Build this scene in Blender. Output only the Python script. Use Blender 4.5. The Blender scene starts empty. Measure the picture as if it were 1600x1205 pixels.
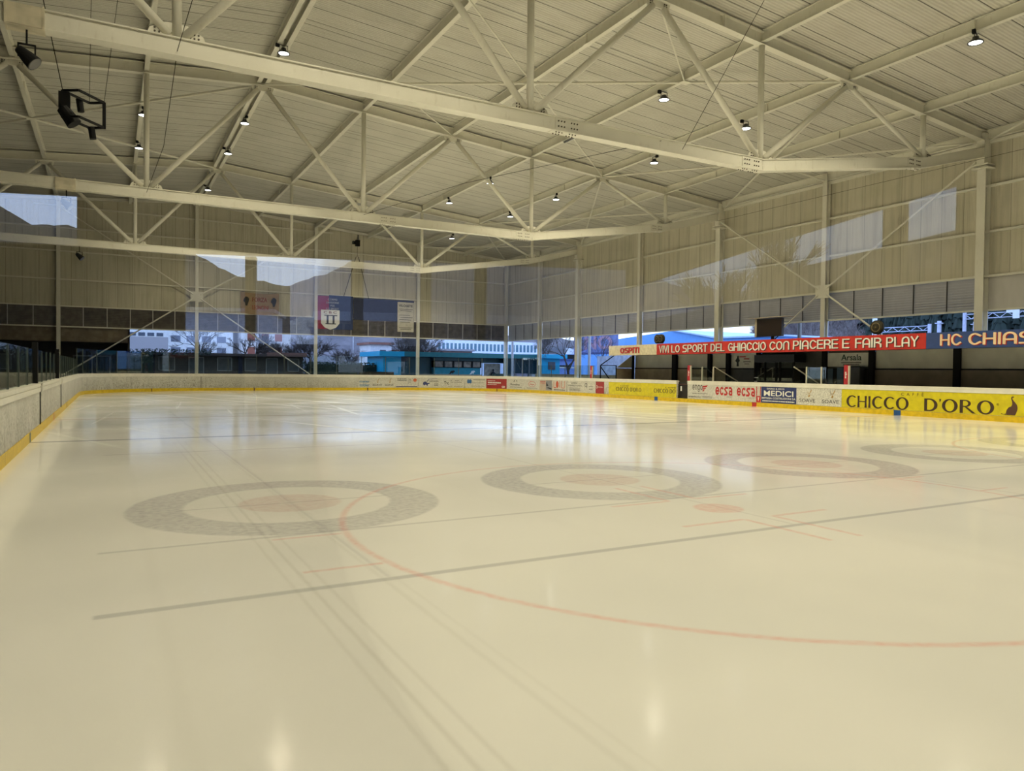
import bpy, bmesh, math, random
from mathutils import Vector, Matrix, Euler
S = bpy.context.scene
C = S.collection
R = math.radians
PI = math.pi
random.seed(4)

# ------------------------------------------------------------------ camera, light, exposure
S.view_settings.view_transform = 'Standard'
S.view_settings.look = 'None'
S.view_settings.exposure = 0.0
S.view_settings.gamma = 1.0
S.view_settings.use_curve_mapping = False
S.cycles.use_denoising = True
S.cycles.max_bounces = 8
S.cycles.diffuse_bounces = 5
S.cycles.glossy_bounces = 4
S.cycles.transparent_max_bounces = 12
S.cycles.caustics_reflective = False
S.cycles.caustics_refractive = False
S.cycles.sample_clamp_indirect = 6.0

cd = bpy.data.cameras.new('camera')
cam = bpy.data.objects.new('camera', cd)
C.objects.link(cam)
S.camera = cam
cd.sensor_fit = 'HORIZONTAL'
cd.sensor_width = 36.0
cd.lens = 36.0 * 1146.15 / 1600.0
cd.clip_start = 0.02
cd.clip_end = 600
yaw, pitch, roll = R(28.73), R(1.14), R(0.624)
F_ = Vector((math.sin(yaw) * math.cos(pitch), math.cos(yaw) * math.cos(pitch), -math.sin(pitch)))
R0 = Vector((math.cos(yaw), -math.sin(yaw), 0))
U0 = R0.cross(F_)
Rv = R0 * math.cos(roll) + U0 * math.sin(roll)
Uv = -R0 * math.sin(roll) + U0 * math.cos(roll)
cam.matrix_world = Matrix(((Rv.x, Uv.x, -F_.x, 0), (Rv.y, Uv.y, -F_.y, 0), (Rv.z, Uv.z, -F_.z, 1.659), (0, 0, 0, 1)))

W = bpy.data.worlds.new('overcast_sky')
S.world = W
W.use_nodes = True
nt = W.node_tree
bg = nt.nodes['Background']
tc = nt.nodes.new('ShaderNodeTexCoord')
sx = nt.nodes.new('ShaderNodeSeparateXYZ')
mr = nt.nodes.new('ShaderNodeMapRange')
mr.inputs['From Min'].default_value = 0.0
mr.inputs['From Max'].default_value = 0.38
mx = nt.nodes.new('ShaderNodeMix')
mx.data_type = 'RGBA'
mx.inputs[6].default_value = (0.66, 0.78, 1.0, 1)
mx.inputs[7].default_value = (0.38, 0.56, 1.0, 1)
nt.links.new(tc.outputs['Generated'], sx.inputs[0])
nt.links.new(sx.outputs['Z'], mr.inputs['Value'])
nt.links.new(mr.outputs[0], mx.inputs[0])
nt.links.new(mx.outputs[2], bg.inputs[0])
bg.inputs[1].default_value = 2.7
SKY = bg
LAMP_POWER = 1460.0
LAMP_COLOR = (1.0, 0.885, 0.64)

# ------------------------------------------------------------------ dimensions (metres)
RX0, RX1, RY0, RY1, RR = -1.53, 28.47, -3.5, 56.5, 8.5      # rink
XW, YW = 33.05, 61.6                                         # right wall, end wall
XL, YN = -21.4, -7.5                                         # left wall, near end
RIDGE, PAN = 5.87, 9.12                                      # ridge line, truss panel
TY = (2.45, 18.15, 33.75, 49.3)                              # trusses
def zc(x): return 14.03 - 0.085 * abs(x - RIDGE)             # underside of the top chords
def zr(x): return zc(x) + 0.52                               # underside of the roof sheets

# ------------------------------------------------------------------ materials
MATS = {}
class NT:
    def __init__(s, name):
        s.m = bpy.data.materials.new(name)
        s.m.use_nodes = True
        s.t = s.m.node_tree
        s.b = s.t.nodes['Principled BSDF']
        s.out = s.t.nodes['Material Output']
        g = s.n('ShaderNodeNewGeometry')
        s.pos = g.outputs['Position']
        x = s.n('ShaderNodeSeparateXYZ'); s.l(s.pos, x.inputs[0])
        s.x, s.y, s.z = x.outputs
    def n(s, k, **kw):
        q = s.t.nodes.new(k)
        for a, b in kw.items(): setattr(q, a, b)
        return q
    def l(s, a, b): s.t.links.new(a, b)
    def put(s, v, sock):
        if hasattr(v, 'is_output') or isinstance(v, bpy.types.NodeSocket): s.l(v, sock)
        else: sock.default_value = v
    def m_(s, op, a, b=0.0, c=None):
        q = s.n('ShaderNodeMath', operation=op)
        s.put(a, q.inputs[0]); s.put(b, q.inputs[1])
        if c is not None: s.put(c, q.inputs[2])
        return q.outputs[0]
    def sub(s, a, b): return s.m_('SUBTRACT', a, b)
    def mul(s, a, b): return s.m_('MULTIPLY', a, b)
    def add(s, a, b): return s.m_('ADD', a, b)
    def mx(s, a, b): return s.m_('MAXIMUM', a, b)
    def step(s, v, lo, hi, a=0.0, b=1.0, smooth=True):
        q = s.n('ShaderNodeMapRange', interpolation_type='SMOOTHSTEP' if smooth else 'LINEAR')
        s.put(v, q.inputs[0]); q.inputs[1].default_value = lo; q.inputs[2].default_value = hi
        q.inputs[3].default_value = a; q.inputs[4].default_value = b
        return q.outputs[0]
    def band(s, v, c, hw, soft):      # 1 inside |v-c|<hw
        return s.step(s.m_('ABSOLUTE', s.sub(v, c)), hw - soft, hw + soft, 1.0, 0.0)
    def dist(s, cx, cy):
        a = s.sub(s.x, cx); b = s.sub(s.y, cy)
        return s.m_('SQRT', s.add(s.mul(a, a), s.mul(b, b)))
    def noise(s, scale, detail=3.0, vec=None, rough=0.5, stretch=None):
        q = s.n('ShaderNodeTexNoise')
        q.inputs['Scale'].default_value = scale; q.inputs['Detail'].default_value = detail
        q.inputs['Roughness'].default_value = rough
        v = vec or s.pos
        if stretch:
            mp = s.n('ShaderNodeMapping'); s.l(v, mp.inputs[0]); mp.inputs['Scale'].default_value = stretch
            v = mp.outputs[0]
        s.l(v, q.inputs['Vector'])
        return q.outputs[0]
    def mix(s, f, a, b):
        q = s.n('ShaderNodeMix', data_type='RGBA')
        s.put(f, q.inputs[0])
        for v, k in ((a, 6), (b, 7)):
            if isinstance(v, tuple): q.inputs[k].default_value = (*v[:3], 1)
            else: s.l(v, q.inputs[k])
        return q.outputs[2]
    def bump(s, h, strength, dist=0.02):
        q = s.n('ShaderNodeBump'); q.inputs['Strength'].default_value = strength
        q.inputs['Distance'].default_value = dist
        s.l(h, q.inputs['Height']); s.l(q.outputs[0], s.b.inputs['Normal'])
    def done(s, col=None, rough=None, metal=None, spec=None):
        if col is not None:
            if isinstance(col, tuple): s.b.inputs['Base Color'].default_value = (*col[:3], 1)
            else: s.l(col, s.b.inputs['Base Color'])
        if rough is not None: s.put(rough, s.b.inputs['Roughness'])
        if metal is not None: s.put(metal, s.b.inputs['Metallic'])
        if spec is not None: s.put(spec, s.b.inputs['Specular IOR Level'])
        return s.m

def plain(name, col, rough=0.6, metal=0.0, var=0.10, scale=3.0, spec=0.4):
    if name in MATS: return MATS[name]
    q = NT(name)
    n = q.noise(scale, 4.0)
    d = tuple(c * (1 - var) for c in col); b = tuple(min(1, c * (1 + var * 0.6)) for c in col)
    MATS[name] = q.done(q.mix(q.step(n, 0.3, 0.7), d, b), rough, metal, spec)
    return MATS[name]

def emis(name, col, strength):
    m = bpy.data.materials.new(name); m.use_nodes = True
    b = m.node_tree.nodes['Principled BSDF']
    b.inputs['Base Color'].default_value = (*col, 1)
    b.inputs['Emission Color'].default_value = (*col, 1)
    b.inputs['Emission Strength'].default_value = strength
    MATS[name] = m
    return m

def glass(name, tint, base, rim):
    q = NT(name)
    t = q.n('ShaderNodeBsdfTransparent'); t.inputs[0].default_value = (*tint, 1)
    g = q.n('ShaderNodeBsdfGlossy'); g.inputs['Roughness'].default_value = 0.0
    g.inputs[0].default_value = (1, 1, 1, 1)
    lw = q.n('ShaderNodeLayerWeight'); lw.inputs['Blend'].default_value = 0.35
    f = q.step(lw.outputs['Fresnel'], 0.0, 1.0, base, rim, smooth=False)
    ms = q.n('ShaderNodeMixShader')
    q.l(f, ms.inputs[0]); q.l(t.outputs[0], ms.inputs[1]); q.l(g.outputs[0], ms.inputs[2])
    q.l(ms.outputs[0], q.out.inputs[0])
    MATS[name] = q.m
    return q.m

# painted steel of trusses and columns
q = NT('painted_steel')
n1 = q.noise(0.6, 5); n2 = q.noise(9, 4, stretch=(1, 1, 0.3))
c = q.mix(q.step(n1, 0.35, 0.7), (0.73, 0.71, 0.61), (0.80, 0.78, 0.68))
c = q.mix(q.mul(q.step(n2, 0.58, 0.75), 0.25), c, (0.42, 0.36, 0.24))
STEEL = q.done(c, 0.45, 0.0, 0.4)
# roof sheets: ribs across the slope
q = NT('roof_sheet')
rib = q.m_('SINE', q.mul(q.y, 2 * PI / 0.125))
fy = q.m_('FRACT', q.mul(q.y, 1 / 1.04))
seam = q.band(fy, 0.5, 0.018, 0.007)
seam2 = q.mul(q.band(q.m_('FRACT', q.mul(q.y, 1 / 5.2)), 0.37, 0.005, 0.002), 1.0)
n1 = q.noise(0.5, 4); n2 = q.noise(3.0, 5, stretch=(0.3, 3, 1))
c = q.mix(q.step(n1, 0.3, 0.7), (0.60, 0.585, 0.51), (0.68, 0.665, 0.585))
c = q.mix(q.mul(q.step(n2, 0.45, 0.75), 0.3), c, (0.40, 0.37, 0.29))
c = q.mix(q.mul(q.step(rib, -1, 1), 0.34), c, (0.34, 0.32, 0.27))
c = q.mix(q.mx(q.mul(seam, 0.95), q.mul(seam2, 0.7)), c, (0.10, 0.09, 0.075))
q.bump(rib, 0.5, 0.02)
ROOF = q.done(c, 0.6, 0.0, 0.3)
# wall cladding (seam coordinate x or y)
def cladding(name, ax):
    q = NT(name)
    v = q.x if ax == 'x' else q.y
    f = q.m_('FRACT', q.mul(v, 1 / 0.98))
    seam = q.band(f, 0.5, 0.016, 0.006)
    f2 = q.m_('SINE', q.mul(v, 2 * PI / 0.0816))
    n1 = q.noise(0.8, 4); n2 = q.noise(2.2, 5, stretch=(3.0, 3.0, 0.12))
    fl = q.m_('FLOOR', q.add(q.mul(v, 1 / 0.98), 0.5))
    wn = q.n('ShaderNodeTexWhiteNoise', noise_dimensions='1D'); q.l(fl, wn.inputs['W'])
    c = q.mix(wn.outputs[0], (0.57, 0.535, 0.42), (0.63, 0.595, 0.475))
    c = q.mix(q.mul(q.step(n2, 0.45, 0.72), 0.5), c, (0.38, 0.35, 0.27))
    c = q.mix(q.mul(q.step(n1, 0.5, 0.8), 0.25), c, (0.34, 0.33, 0.20))
    c = q.mix(q.mul(seam, 0.50), c, (0.14, 0.125, 0.085))
    q.bump(f2, 0.25, 0.01)
    return q.done(c, 0.55, 0.0, 0.35)
CLADX, CLADY = cladding('wall_sheet_end', 'x'), cladding('wall_sheet_side', 'y')
q = NT('louvre_metal')
n2 = q.noise(3, 4, stretch=(1, 1, 0.3))
LOUV = q.done(q.mix(n2, (0.50, 0.48, 0.45), (0.68, 0.66, 0.63)), 0.5, 0.0)
LOUVB = plain('louvre_brown', (0.20, 0.175, 0.145), 0.5, var=.2)
LOUVD = plain('louvre_dark', (0.05, 0.045, 0.04), 0.6)

# ice
HX = [1.958 + 4.664 * i for i in range(5)]
HY = 9.243
q = NT('ice')
n1 = q.noise(0.35, 5); n2 = q.noise(14, 4); n3 = q.noise(1.2, 6, stretch=(1.0, 0.06, 1))
base = q.mix(q.step(n1, 0.3, 0.7), (0.85, 0.85, 0.82), (0.91, 0.905, 0.87))
speck = q.step(n2, 0.35, 0.7, 0.55, 1.0)
wob = q.mul(q.sub(q.noise(5, 2), 0.5), 0.03)
ring = None; red = None; wht = None; grey = None
for hx in HX:
    d = q.add(q.dist(hx, HY), wob)
    r_ = q.band(d, 1.52, 0.305, 0.035)
    e_ = q.step(d, 0.575, 0.645, 1.0, 0.0)
    w_ = q.step(d, 0.12, 0.16, 1.0, 0.0)
    cross = q.mx(q.mul(q.mul(q.band(q.x, hx, 0.02, 0.015), 0.45), q.mul(q.step(q.y, 5.4, 5.6), q.step(q.y, 30, 30.1, 1, 0))),
                 q.mul(q.band(q.y, HY, 0.015, 0.012), q.step(d, 1.2, 1.3, 1.0, 0.0)))
    ring = r_ if ring is None else q.mx(ring, r_)
    red = e_ if red is None else q.mx(red, e_)
    wht = w_ if wht is None else q.mx(wht, w_)
    grey = cross if grey is None else q.mx(grey, cross)
def seg(v, c, hw, u, a, b, soft=0.02):
    return q.mul(q.band(v, c, hw, soft), q.mul(q.step(u, a - soft, a + soft), q.step(u, b - soft, b + soft, 1.0, 0.0)))
for yy, hw, xa in ((7.42, 0.032, -0.1), (15.65, 0.03, -0.1), (5.53, 0.045, -0.1)):
    grey = q.mx(grey, q.mul(seg(q.y, yy, hw, q.x, xa, 27.0), 1.0 if yy < 6 or yy > 10 else 0.75))
dark = None
for yy in (18.85, 34.08):
    b_ = q.band(q.y, yy, 0.12, 0.03)
    dark = b_ if dark is None else q.mx(dark, b_)
dred = q.band(q.y, 26.5, 0.12, 0.03)
rl = None
for dx in (6.555, 20.385):
    d = q.add(q.dist(dx, 6.653), q.mul(wob, 0.7))
    s_ = q.mx(q.band(d, 4.5, 0.035, 0.03), q.step(d, 0.27, 0.33, 1.0, 0.0))
    for sy in (-1, 1):
        yy = 6.65 + 0.64 * sy
        for sx_ in (-1, 1):
            xa, xb = sorted((dx + 0.23 * sx_, dx + 1.14 * sx_))
            s_ = q.mx(s_, seg(q.y, yy, 0.035, q.x, xa, xb))
            ya, yb = sorted((yy, yy + 1.15 * sy))
            s_ = q.mx(s_, seg(q.x, dx + 0.23 * sx_, 0.035, q.y, ya, yb))
            xa, xb = sorted((dx + 4.5 * sx_, dx + 5.18 * sx_))
            s_ = q.mx(s_, seg(q.y, yy, 0.03, q.x, xa, xb))
    rl = s_ if rl is None else q.mx(rl, s_)
trk = None
for tx, w_, k in ((1.22, 0.02, 0.7), (1.34, 0.022, 1.0), (1.46, 0.02, 0.8), (1.90, 0.03, 0.5), (2.0, 0.02, 0.35), (0.30, 0.06, 0.2)):
    nn = q.add(q.x, q.mul(q.sub(q.noise(0.12, 2), 0.5), 0.06))
    t_ = q.mul(q.mul(q.band(nn, tx, w_ * 0.7, 0.016), k), q.step(q.y, 12, 22, 1.0, 0.25))
    trk = t_ if trk is None else q.mx(trk, t_)
col = q.mix(q.mul(ring, q.mul(speck, 0.60)), base, (0.42, 0.41, 0.44))
col = q.mix(q.mul(red, q.mul(speck, 0.33)), col, (0.66, 0.30, 0.26))
col = q.mix(q.mul(wht, 0.3), col, (0.85, 0.85, 0.80))
col = q.mix(q.mul(grey, 0.40), col, (0.25, 0.25, 0.30))
col = q.mix(q.mul(rl, q.mul(speck, 0.42)), col, (0.86, 0.30, 0.24))
col = q.mix(q.mul(dark, 0.62), col, (0.20, 0.20, 0.30))
col = q.mix(q.mul(dred, 0.5), col, (0.50, 0.26, 0.28))
col = q.mix(q.mul(trk, 0.17), col, (0.32, 0.30, 0.24))
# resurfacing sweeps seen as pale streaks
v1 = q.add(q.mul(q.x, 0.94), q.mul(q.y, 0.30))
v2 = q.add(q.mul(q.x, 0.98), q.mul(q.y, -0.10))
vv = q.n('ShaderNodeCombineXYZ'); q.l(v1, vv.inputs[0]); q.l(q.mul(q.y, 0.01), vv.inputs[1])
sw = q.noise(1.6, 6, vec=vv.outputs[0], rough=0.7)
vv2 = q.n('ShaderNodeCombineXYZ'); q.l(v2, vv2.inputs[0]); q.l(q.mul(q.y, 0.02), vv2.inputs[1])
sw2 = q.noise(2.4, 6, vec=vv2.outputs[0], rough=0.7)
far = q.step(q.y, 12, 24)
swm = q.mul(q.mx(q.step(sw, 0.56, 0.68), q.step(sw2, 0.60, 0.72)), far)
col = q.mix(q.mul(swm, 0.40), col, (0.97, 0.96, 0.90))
col = q.mix(q.mul(q.step(n3, 0.55, 0.8), 0.10), col, (0.55, 0.53, 0.46))
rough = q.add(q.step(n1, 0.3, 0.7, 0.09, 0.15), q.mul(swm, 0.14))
hb = q.add(q.mul(q.noise(2.2, 3), 0.25), q.add(q.mul(q.noise(22, 2), 0.05), q.mul(n2, 0.03)))
q.bump(hb, 0.13, 0.02)
q.b.inputs['IOR'].default_value = 1.31
ICE = q.done(col, rough, 0.0, 0.5)

q = NT('board_panel')      # scuffed white dasher board
n1 = q.noise(18, 5, rough=0.7); n2 = q.noise(1.0, 3); n3 = q.noise(5, 6, stretch=(1, 1, 0.35), rough=0.8)
low = q.step(q.z, 0.2, 1.1, 0.44, 0.54)
c = q.mix(q.step(n2, 0.3, 0.7), (0.58, 0.565, 0.50), (0.68, 0.67, 0.60))
mask = q.mul(q.step(q.sub(n1, low), 0.0, 0.08), q.step(n3, 0.32, 0.55))
c = q.mix(q.mul(mask, 0.75), c, (0.20, 0.18, 0.13))
jn = q.mx(q.mul(q.band(q.m_('FRACT', q.mul(q.x, 1 / 2.4)), 0.5, 0.003, 0.002), 0.6), q.mul(q.band(q.m_('FRACT', q.mul(q.y, 1 / 2.4)), 0.5, 0.003, 0.002), 0.6))
c = q.mix(jn, c, (0.2, 0.19, 0.16))
BOARD = q.done(c, 0.5, 0.0, 0.4)
CAP = plain('cap_rail', (0.80, 0.78, 0.68), 0.4, var=0.06)
KICK = plain('kick_plate', (0.70, 0.49, 0.012), 0.45, var=0.15, scale=6)
BLACK = plain('black_metal', (0.012, 0.012, 0.012), 0.7, spec=0.15)
DARK = plain('dark_paint', (0.035, 0.033, 0.03), 0.8, spec=0.15)
CABLE = plain('cable_rubber', (0.02, 0.02, 0.018), 1.0, spec=0.0)
REFDARK = plain('reflection_dark', (0.022, 0.02, 0.017), 0.9, spec=0.1)  # near-black put on unseen walls and slab so the glass mirrors less light
DGREY = plain('dark_grey', (0.085, 0.085, 0.075), 0.5)
GREY = plain('grey_metal', (0.30, 0.30, 0.30), 0.4, 0.4)
WHITE = plain('white_paint', (0.82, 0.82, 0.80), 0.5, var=0.04)
CONC = plain('concrete', (0.30, 0.285, 0.25), 0.85, var=0.25)
RED = plain('red_board', (0.55, 0.035, 0.025), 0.45, var=0.12)
REDA = plain('red_advert', (0.36, 0.035, 0.035), 0.5, var=0.10)
BLUE = plain('blue_board', (0.035, 0.07, 0.22), 0.45, var=0.12)
NAVY = plain('navy_advert', (0.03, 0.045, 0.16), 0.5)
CREAM = plain('cream_board', (0.74, 0.66, 0.46), 0.5, var=0.14, scale=6)
YEL = plain('yellow_advert', (0.68, 0.58, 0.012), 0.45, var=0.12, scale=4)
BROWN = plain('brown_lettering', (0.055, 0.032, 0.018), 0.5)
INK = plain('black_lettering', (0.03, 0.03, 0.03), 0.5)
INKG = plain('grey_lettering', (0.13, 0.12, 0.11), 0.5)
REDL = plain('red_lettering', (0.50, 0.03, 0.03), 0.5)
WHL = plain('white_lettering', (0.85, 0.84, 0.76), 0.5, var=0.03)
ORL = plain('peach_lettering', (0.85, 0.62, 0.38), 0.5, var=0.03)
BLL = plain('blue_lettering', (0.05, 0.20, 0.40), 0.5)
GOLD = plain('gold_lettering', (0.42, 0.26, 0.08), 0.5)
ADW = plain('white_advert', (0.62, 0.60, 0.52), 0.5, var=0.22, scale=16)
ADS = plain('speckled_advert', (0.66, 0.65, 0.58), 0.5, var=0.28, scale=22)
TURQ = plain('turquoise_wall', (0.01, 0.40, 0.66), 0.5, var=0.05)
TURQD = plain('dark_teal', (0.01, 0.075, 0.10), 0.4)
LBLUE = plain('light_blue_sheet', (0.17, 0.42, 0.85), 0.5, var=0.05)
BARK = plain('bark', (0.075, 0.058, 0.047), 0.9, var=0.3, scale=8)
GLASS = glass('clear_glass', (0.91, 0.95, 0.93), 0.008, 0.20)
PANE = glass('viewing_glass', (0.97, 0.98, 0.97), 0.022, 0.21)
LED = emis('led_disc', (1.0, 0.98, 0.93), 14.0)

# ------------------------------------------------------------------ mesh helpers
ROOTS = []
class MB:
    def __init__(s): s.v = []; s.f = []
    def quadmesh(s, vs, fs):
        o = len(s.v); s.v += [tuple(v) for v in vs]; s.f += [tuple(i + o for i in f) for f in fs]; return s
    def box(s, a, b):
        (x0, y0, z0), (x1, y1, z1) = a, b
        x0, x1 = min(x0, x1), max(x0, x1); y0, y1 = min(y0, y1), max(y0, y1); z0, z1 = min(z0, z1), max(z0, z1)
        return s.quadmesh([(x0, y0, z0), (x1, y0, z0), (x1, y1, z0), (x0, y1, z0), (x0, y0, z1), (x1, y0, z1), (x1, y1, z1), (x0, y1, z1)],
                          [(0, 3, 2, 1), (4, 5, 6, 7), (0, 1, 5, 4), (1, 2, 6, 5), (2, 3, 7, 6), (3, 0, 4, 7)])
    def beam(s, p, q, w, h, up=(0, 0, 1)):      # bar from p to q, section w (side) x h (up)
        p, q = Vector(p), Vector(q); d = (q - p).normalized(); u = Vector(up)
        sd = d.cross(u)
        if sd.length < 1e-4: sd = d.cross(Vector((1, 0, 0)))
        sd.normalize(); u = sd.cross(d).normalized()
        vs = []
        for e in (p, q):
            for a, b in ((-1, -1), (1, -1), (1, 1), (-1, 1)): vs.append(e + sd * (w / 2 * a) + u * (h / 2 * b))
        return s.quadmesh(vs, [(3, 2, 1, 0), (4, 5, 6, 7), (0, 1, 5, 4), (1, 2, 6, 5), (2, 3, 7, 6), (3, 0, 4, 7)])
    def ibeam(s, p, q, w, h, tf=0.025, tw=0.02, up=(0, 0, 1)):   # p,q on the centre of the section
        p, q = Vector(p), Vector(q); d = (q - p).normalized(); u = Vector(up)
        sd = d.cross(u).normalized(); u = sd.cross(d).normalized()
        o = u * (h / 2 - tf / 2)
        s.beam(p + o, q + o, w, tf, up); s.beam(p - o, q - o, w, tf, up)
        return s.beam(p, q, tw, h - 2 * tf, up)
    def tube(s, p, q, r, n=10, r2=None, caps=True):
        p, q = Vector(p), Vector(q); d = (q - p).normalized()
        a = d.orthogonal().normalized(); b = d.cross(a); r2 = r if r2 is None else r2
        vs = [p + (a * math.cos(t) + b * math.sin(t)) * r for t in [2 * PI * i / n for i in range(n)]]
        vs += [q + (a * math.cos(t) + b * math.sin(t)) * r2 for t in [2 * PI * i / n for i in range(n)]]
        fs = [(i, (i + 1) % n, n + (i + 1) % n, n + i) for i in range(n)]
        if caps: fs += [tuple(range(n - 1, -1, -1)), tuple(range(n, 2 * n))]
        return s.quadmesh(vs, fs)
    def paint(s, idx):                          # everything added so far keeps slot 0, the rest uses slot 1
        s.split = len(s.f); s.mat2 = idx; return s
    def lathe(s, c, prof, n=20, axis='z'):      # prof: (r, h)
        c = Vector(c); vs = []; fs = []
        for r, h in prof:
            for i in range(n):
                t = 2 * PI * i / n; a, b = r * math.cos(t), r * math.sin(t)
                vs.append(c + (Vector((a, b, h)) if axis == 'z' else Vector((h, a, b)) if axis == 'x' else Vector((b, h, a))))
        for k in range(len(prof) - 1):
            for i in range(n):
                fs.append((k * n + i, k * n + (i + 1) % n, (k + 1) * n + (i + 1) % n, (k + 1) * n + i))
        return s.quadmesh(vs, fs)
    def prism(s, pts, ax, a, b):                # 2-D polygon extruded along ax from a to b
        def P(u, v, w): return {'x': (w, u, v), 'y': (u, w, v), 'z': (u, v, w)}[ax]
        n = len(pts)
        vs = [P(u, v, a) for u, v in pts] + [P(u, v, b) for u, v in pts]
        return s.quadmesh(vs, [tuple(range(n - 1, -1, -1)), tuple(range(n, 2 * n))] + [(i, (i + 1) % n, n + (i + 1) % n, n + i) for i in range(n)])
    def add(s, name, mat, parent=None, smooth=False):
        me = bpy.data.meshes.new(name); me.from_pydata(s.v, [], s.f)
        if hasattr(s, 'split'):
            me.materials.append(mat); me.materials.append(s.mat2)
            for k in range(s.split, len(s.f)): me.polygons[k].material_index = 1
        bm = bmesh.new(); bm.from_mesh(me); bmesh.ops.recalc_face_normals(bm, faces=bm.faces); bm.to_mesh(me); bm.free()
        if smooth: me.polygons.foreach_set('use_smooth', [True] * len(me.polygons))
        if not hasattr(s, 'split'): me.materials.append(mat)
        o = bpy.data.objects.new(name, me); C.objects.link(o)
        if parent is not None: o.parent = parent
        else: ROOTS.append(o)
        return o
def empty(name, label=None, cat=None, group=None):
    o = bpy.data.objects.new(name, None); C.objects.link(o); ROOTS.append(o)
    return tag(o, label, cat, group)
def tag(o, label=None, cat=None, group=None, kind=None):
    if label: o['label'] = label
    if cat: o['category'] = cat
    if group: o['group'] = group
    if kind: o['kind'] = kind
    return o
def struct(o): o['kind'] = 'structure'; return o
def dup(o, parent=None):
    c = o.copy(); C.objects.link(c); c.parent = parent
    for ch in list(o.children): dup(ch, c)
    return c
ORD = ['first', 'second', 'third', 'fourth', 'fifth', 'sixth', 'seventh', 'eighth', 'ninth', 'tenth']

# ------------------------------------------------------------------ lettering
def arc(cx, cy, rx, ry, a0, a1, n=8):
    return [(cx + rx * math.cos(R(a0 + (a1 - a0) * i / n)), cy + ry * math.sin(R(a0 + (a1 - a0) * i / n))) for i in range(n + 1)]
# rounded stroke alphabet: width, list of polylines (unit height)
GL = {
 'A': (.62, [[(0, 0), (0, .62)] + arc(.31, .62, .31, .38, 180, 0) + [(.62, 0)], [(0, .36), (.62, .36)]]),
 'C': (.60, [[(.60, .82)] + arc(.31, .5, .31, .5, 50, 310, 14) + [(.60, .18)]]),
 'D': (.60, [[(0, 0), (0, 1), (.25, 1)] + arc(.25, .5, .35, .5, 90, -90) + [(0, 0)]]),
 'E': (.52, [[(.52, 1), (0, 1), (0, 0), (.52, 0)], [(0, .5), (.48, .5)]]),
 'F': (.50, [[(.50, 1), (0, 1), (0, 0)], [(0, .5), (.46, .5)]]),
 'G': (.62, [arc(.31, .5, .31, .5, 50, 270, 12) + [(.62, 0), (.62, .48), (.34, .48)]]),
 'H': (.60, [[(0, 0), (0, 1)], [(.60, 0), (.60, 1)], [(0, .5), (.60, .5)]]),
 'I': (.02, [[(.01, 0), (.01, 1)]]),
 'L': (.48, [[(0, 1), (0, 0), (.48, 0)]]),
 'M': (.72, [[(0, 0), (0, 1), (.36, .4), (.72, 1), (.72, 0)]]),
 'N': (.60, [[(0, 0), (0, .70)] + arc(.30, .70, .30, .30, 180, 0) + [(.60, 0)]]),
 'O': (.66, [arc(.33, .5, .33, .5, 0, 360, 20)]),
 'P': (.56, [[(0, 0), (0, 1), (.32, 1)] + arc(.32, .73, .24, .27, 90, -90) + [(0, .46)]]),
 'R': (.58, [[(0, 0), (0, 1), (.32, 1)] + arc(.32, .75, .24, .25, 90, -90) + [(0, .5)], [(.30, .5), (.58, .3), (.58, 0)]]),
 'S': (.58, [[(.56, 1), (.24, 1)] + arc(.24, .76, .24, .24, 90, 270) + [(.34, .52)] + arc(.34, .26, .24, .26, 90, -90) + [(0, 0)]]),
 'T': (.56, [[(0, 1), (.56, 1)], [(.28, 1), (.28, 0)]]),
 'V': (.58, [[(0, 1), (.29, 0), (.58, 1)]]),
 'Y': (.58, [[(0, 1), (.29, .48), (.58, 1)], [(.29, .48), (.29, 0)]]),
 'e': (.56, [[(.02, .34), (.54, .34)] + arc(.28, .34, .27, .32, 0, 310, 14)]),
 'c': (.50, [arc(.28, .33, .28, .33, 50, 310, 12)]),
 's': (.50, [[(.50, .66), (.16, .66), (.02, .52), (.46, .14), (.34, 0), (0, 0)]]),
 'a': (.54, [[(.06, .66), (.34, .66), (.52, .5), (.52, 0), (.2, 0), (.04, .12), (.12, .32), (.52, .34)]]),
 'n': (.46, [[(0, 0), (0, .66)], [(0, .44)] + arc(.23, .43, .23, .23, 180, 0) + [(.46, 0)]]),
 'g': (.50, [arc(.25, .33, .25, .33, 0, 360, 14), [(.50, .6), (.50, -.05)] + arc(.27, -.08, .23, .22, 0, -170, 8)]),
 'o': (.54, [arc(.27, .33, .27, .33, 0, 360, 14)]),
}
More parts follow.
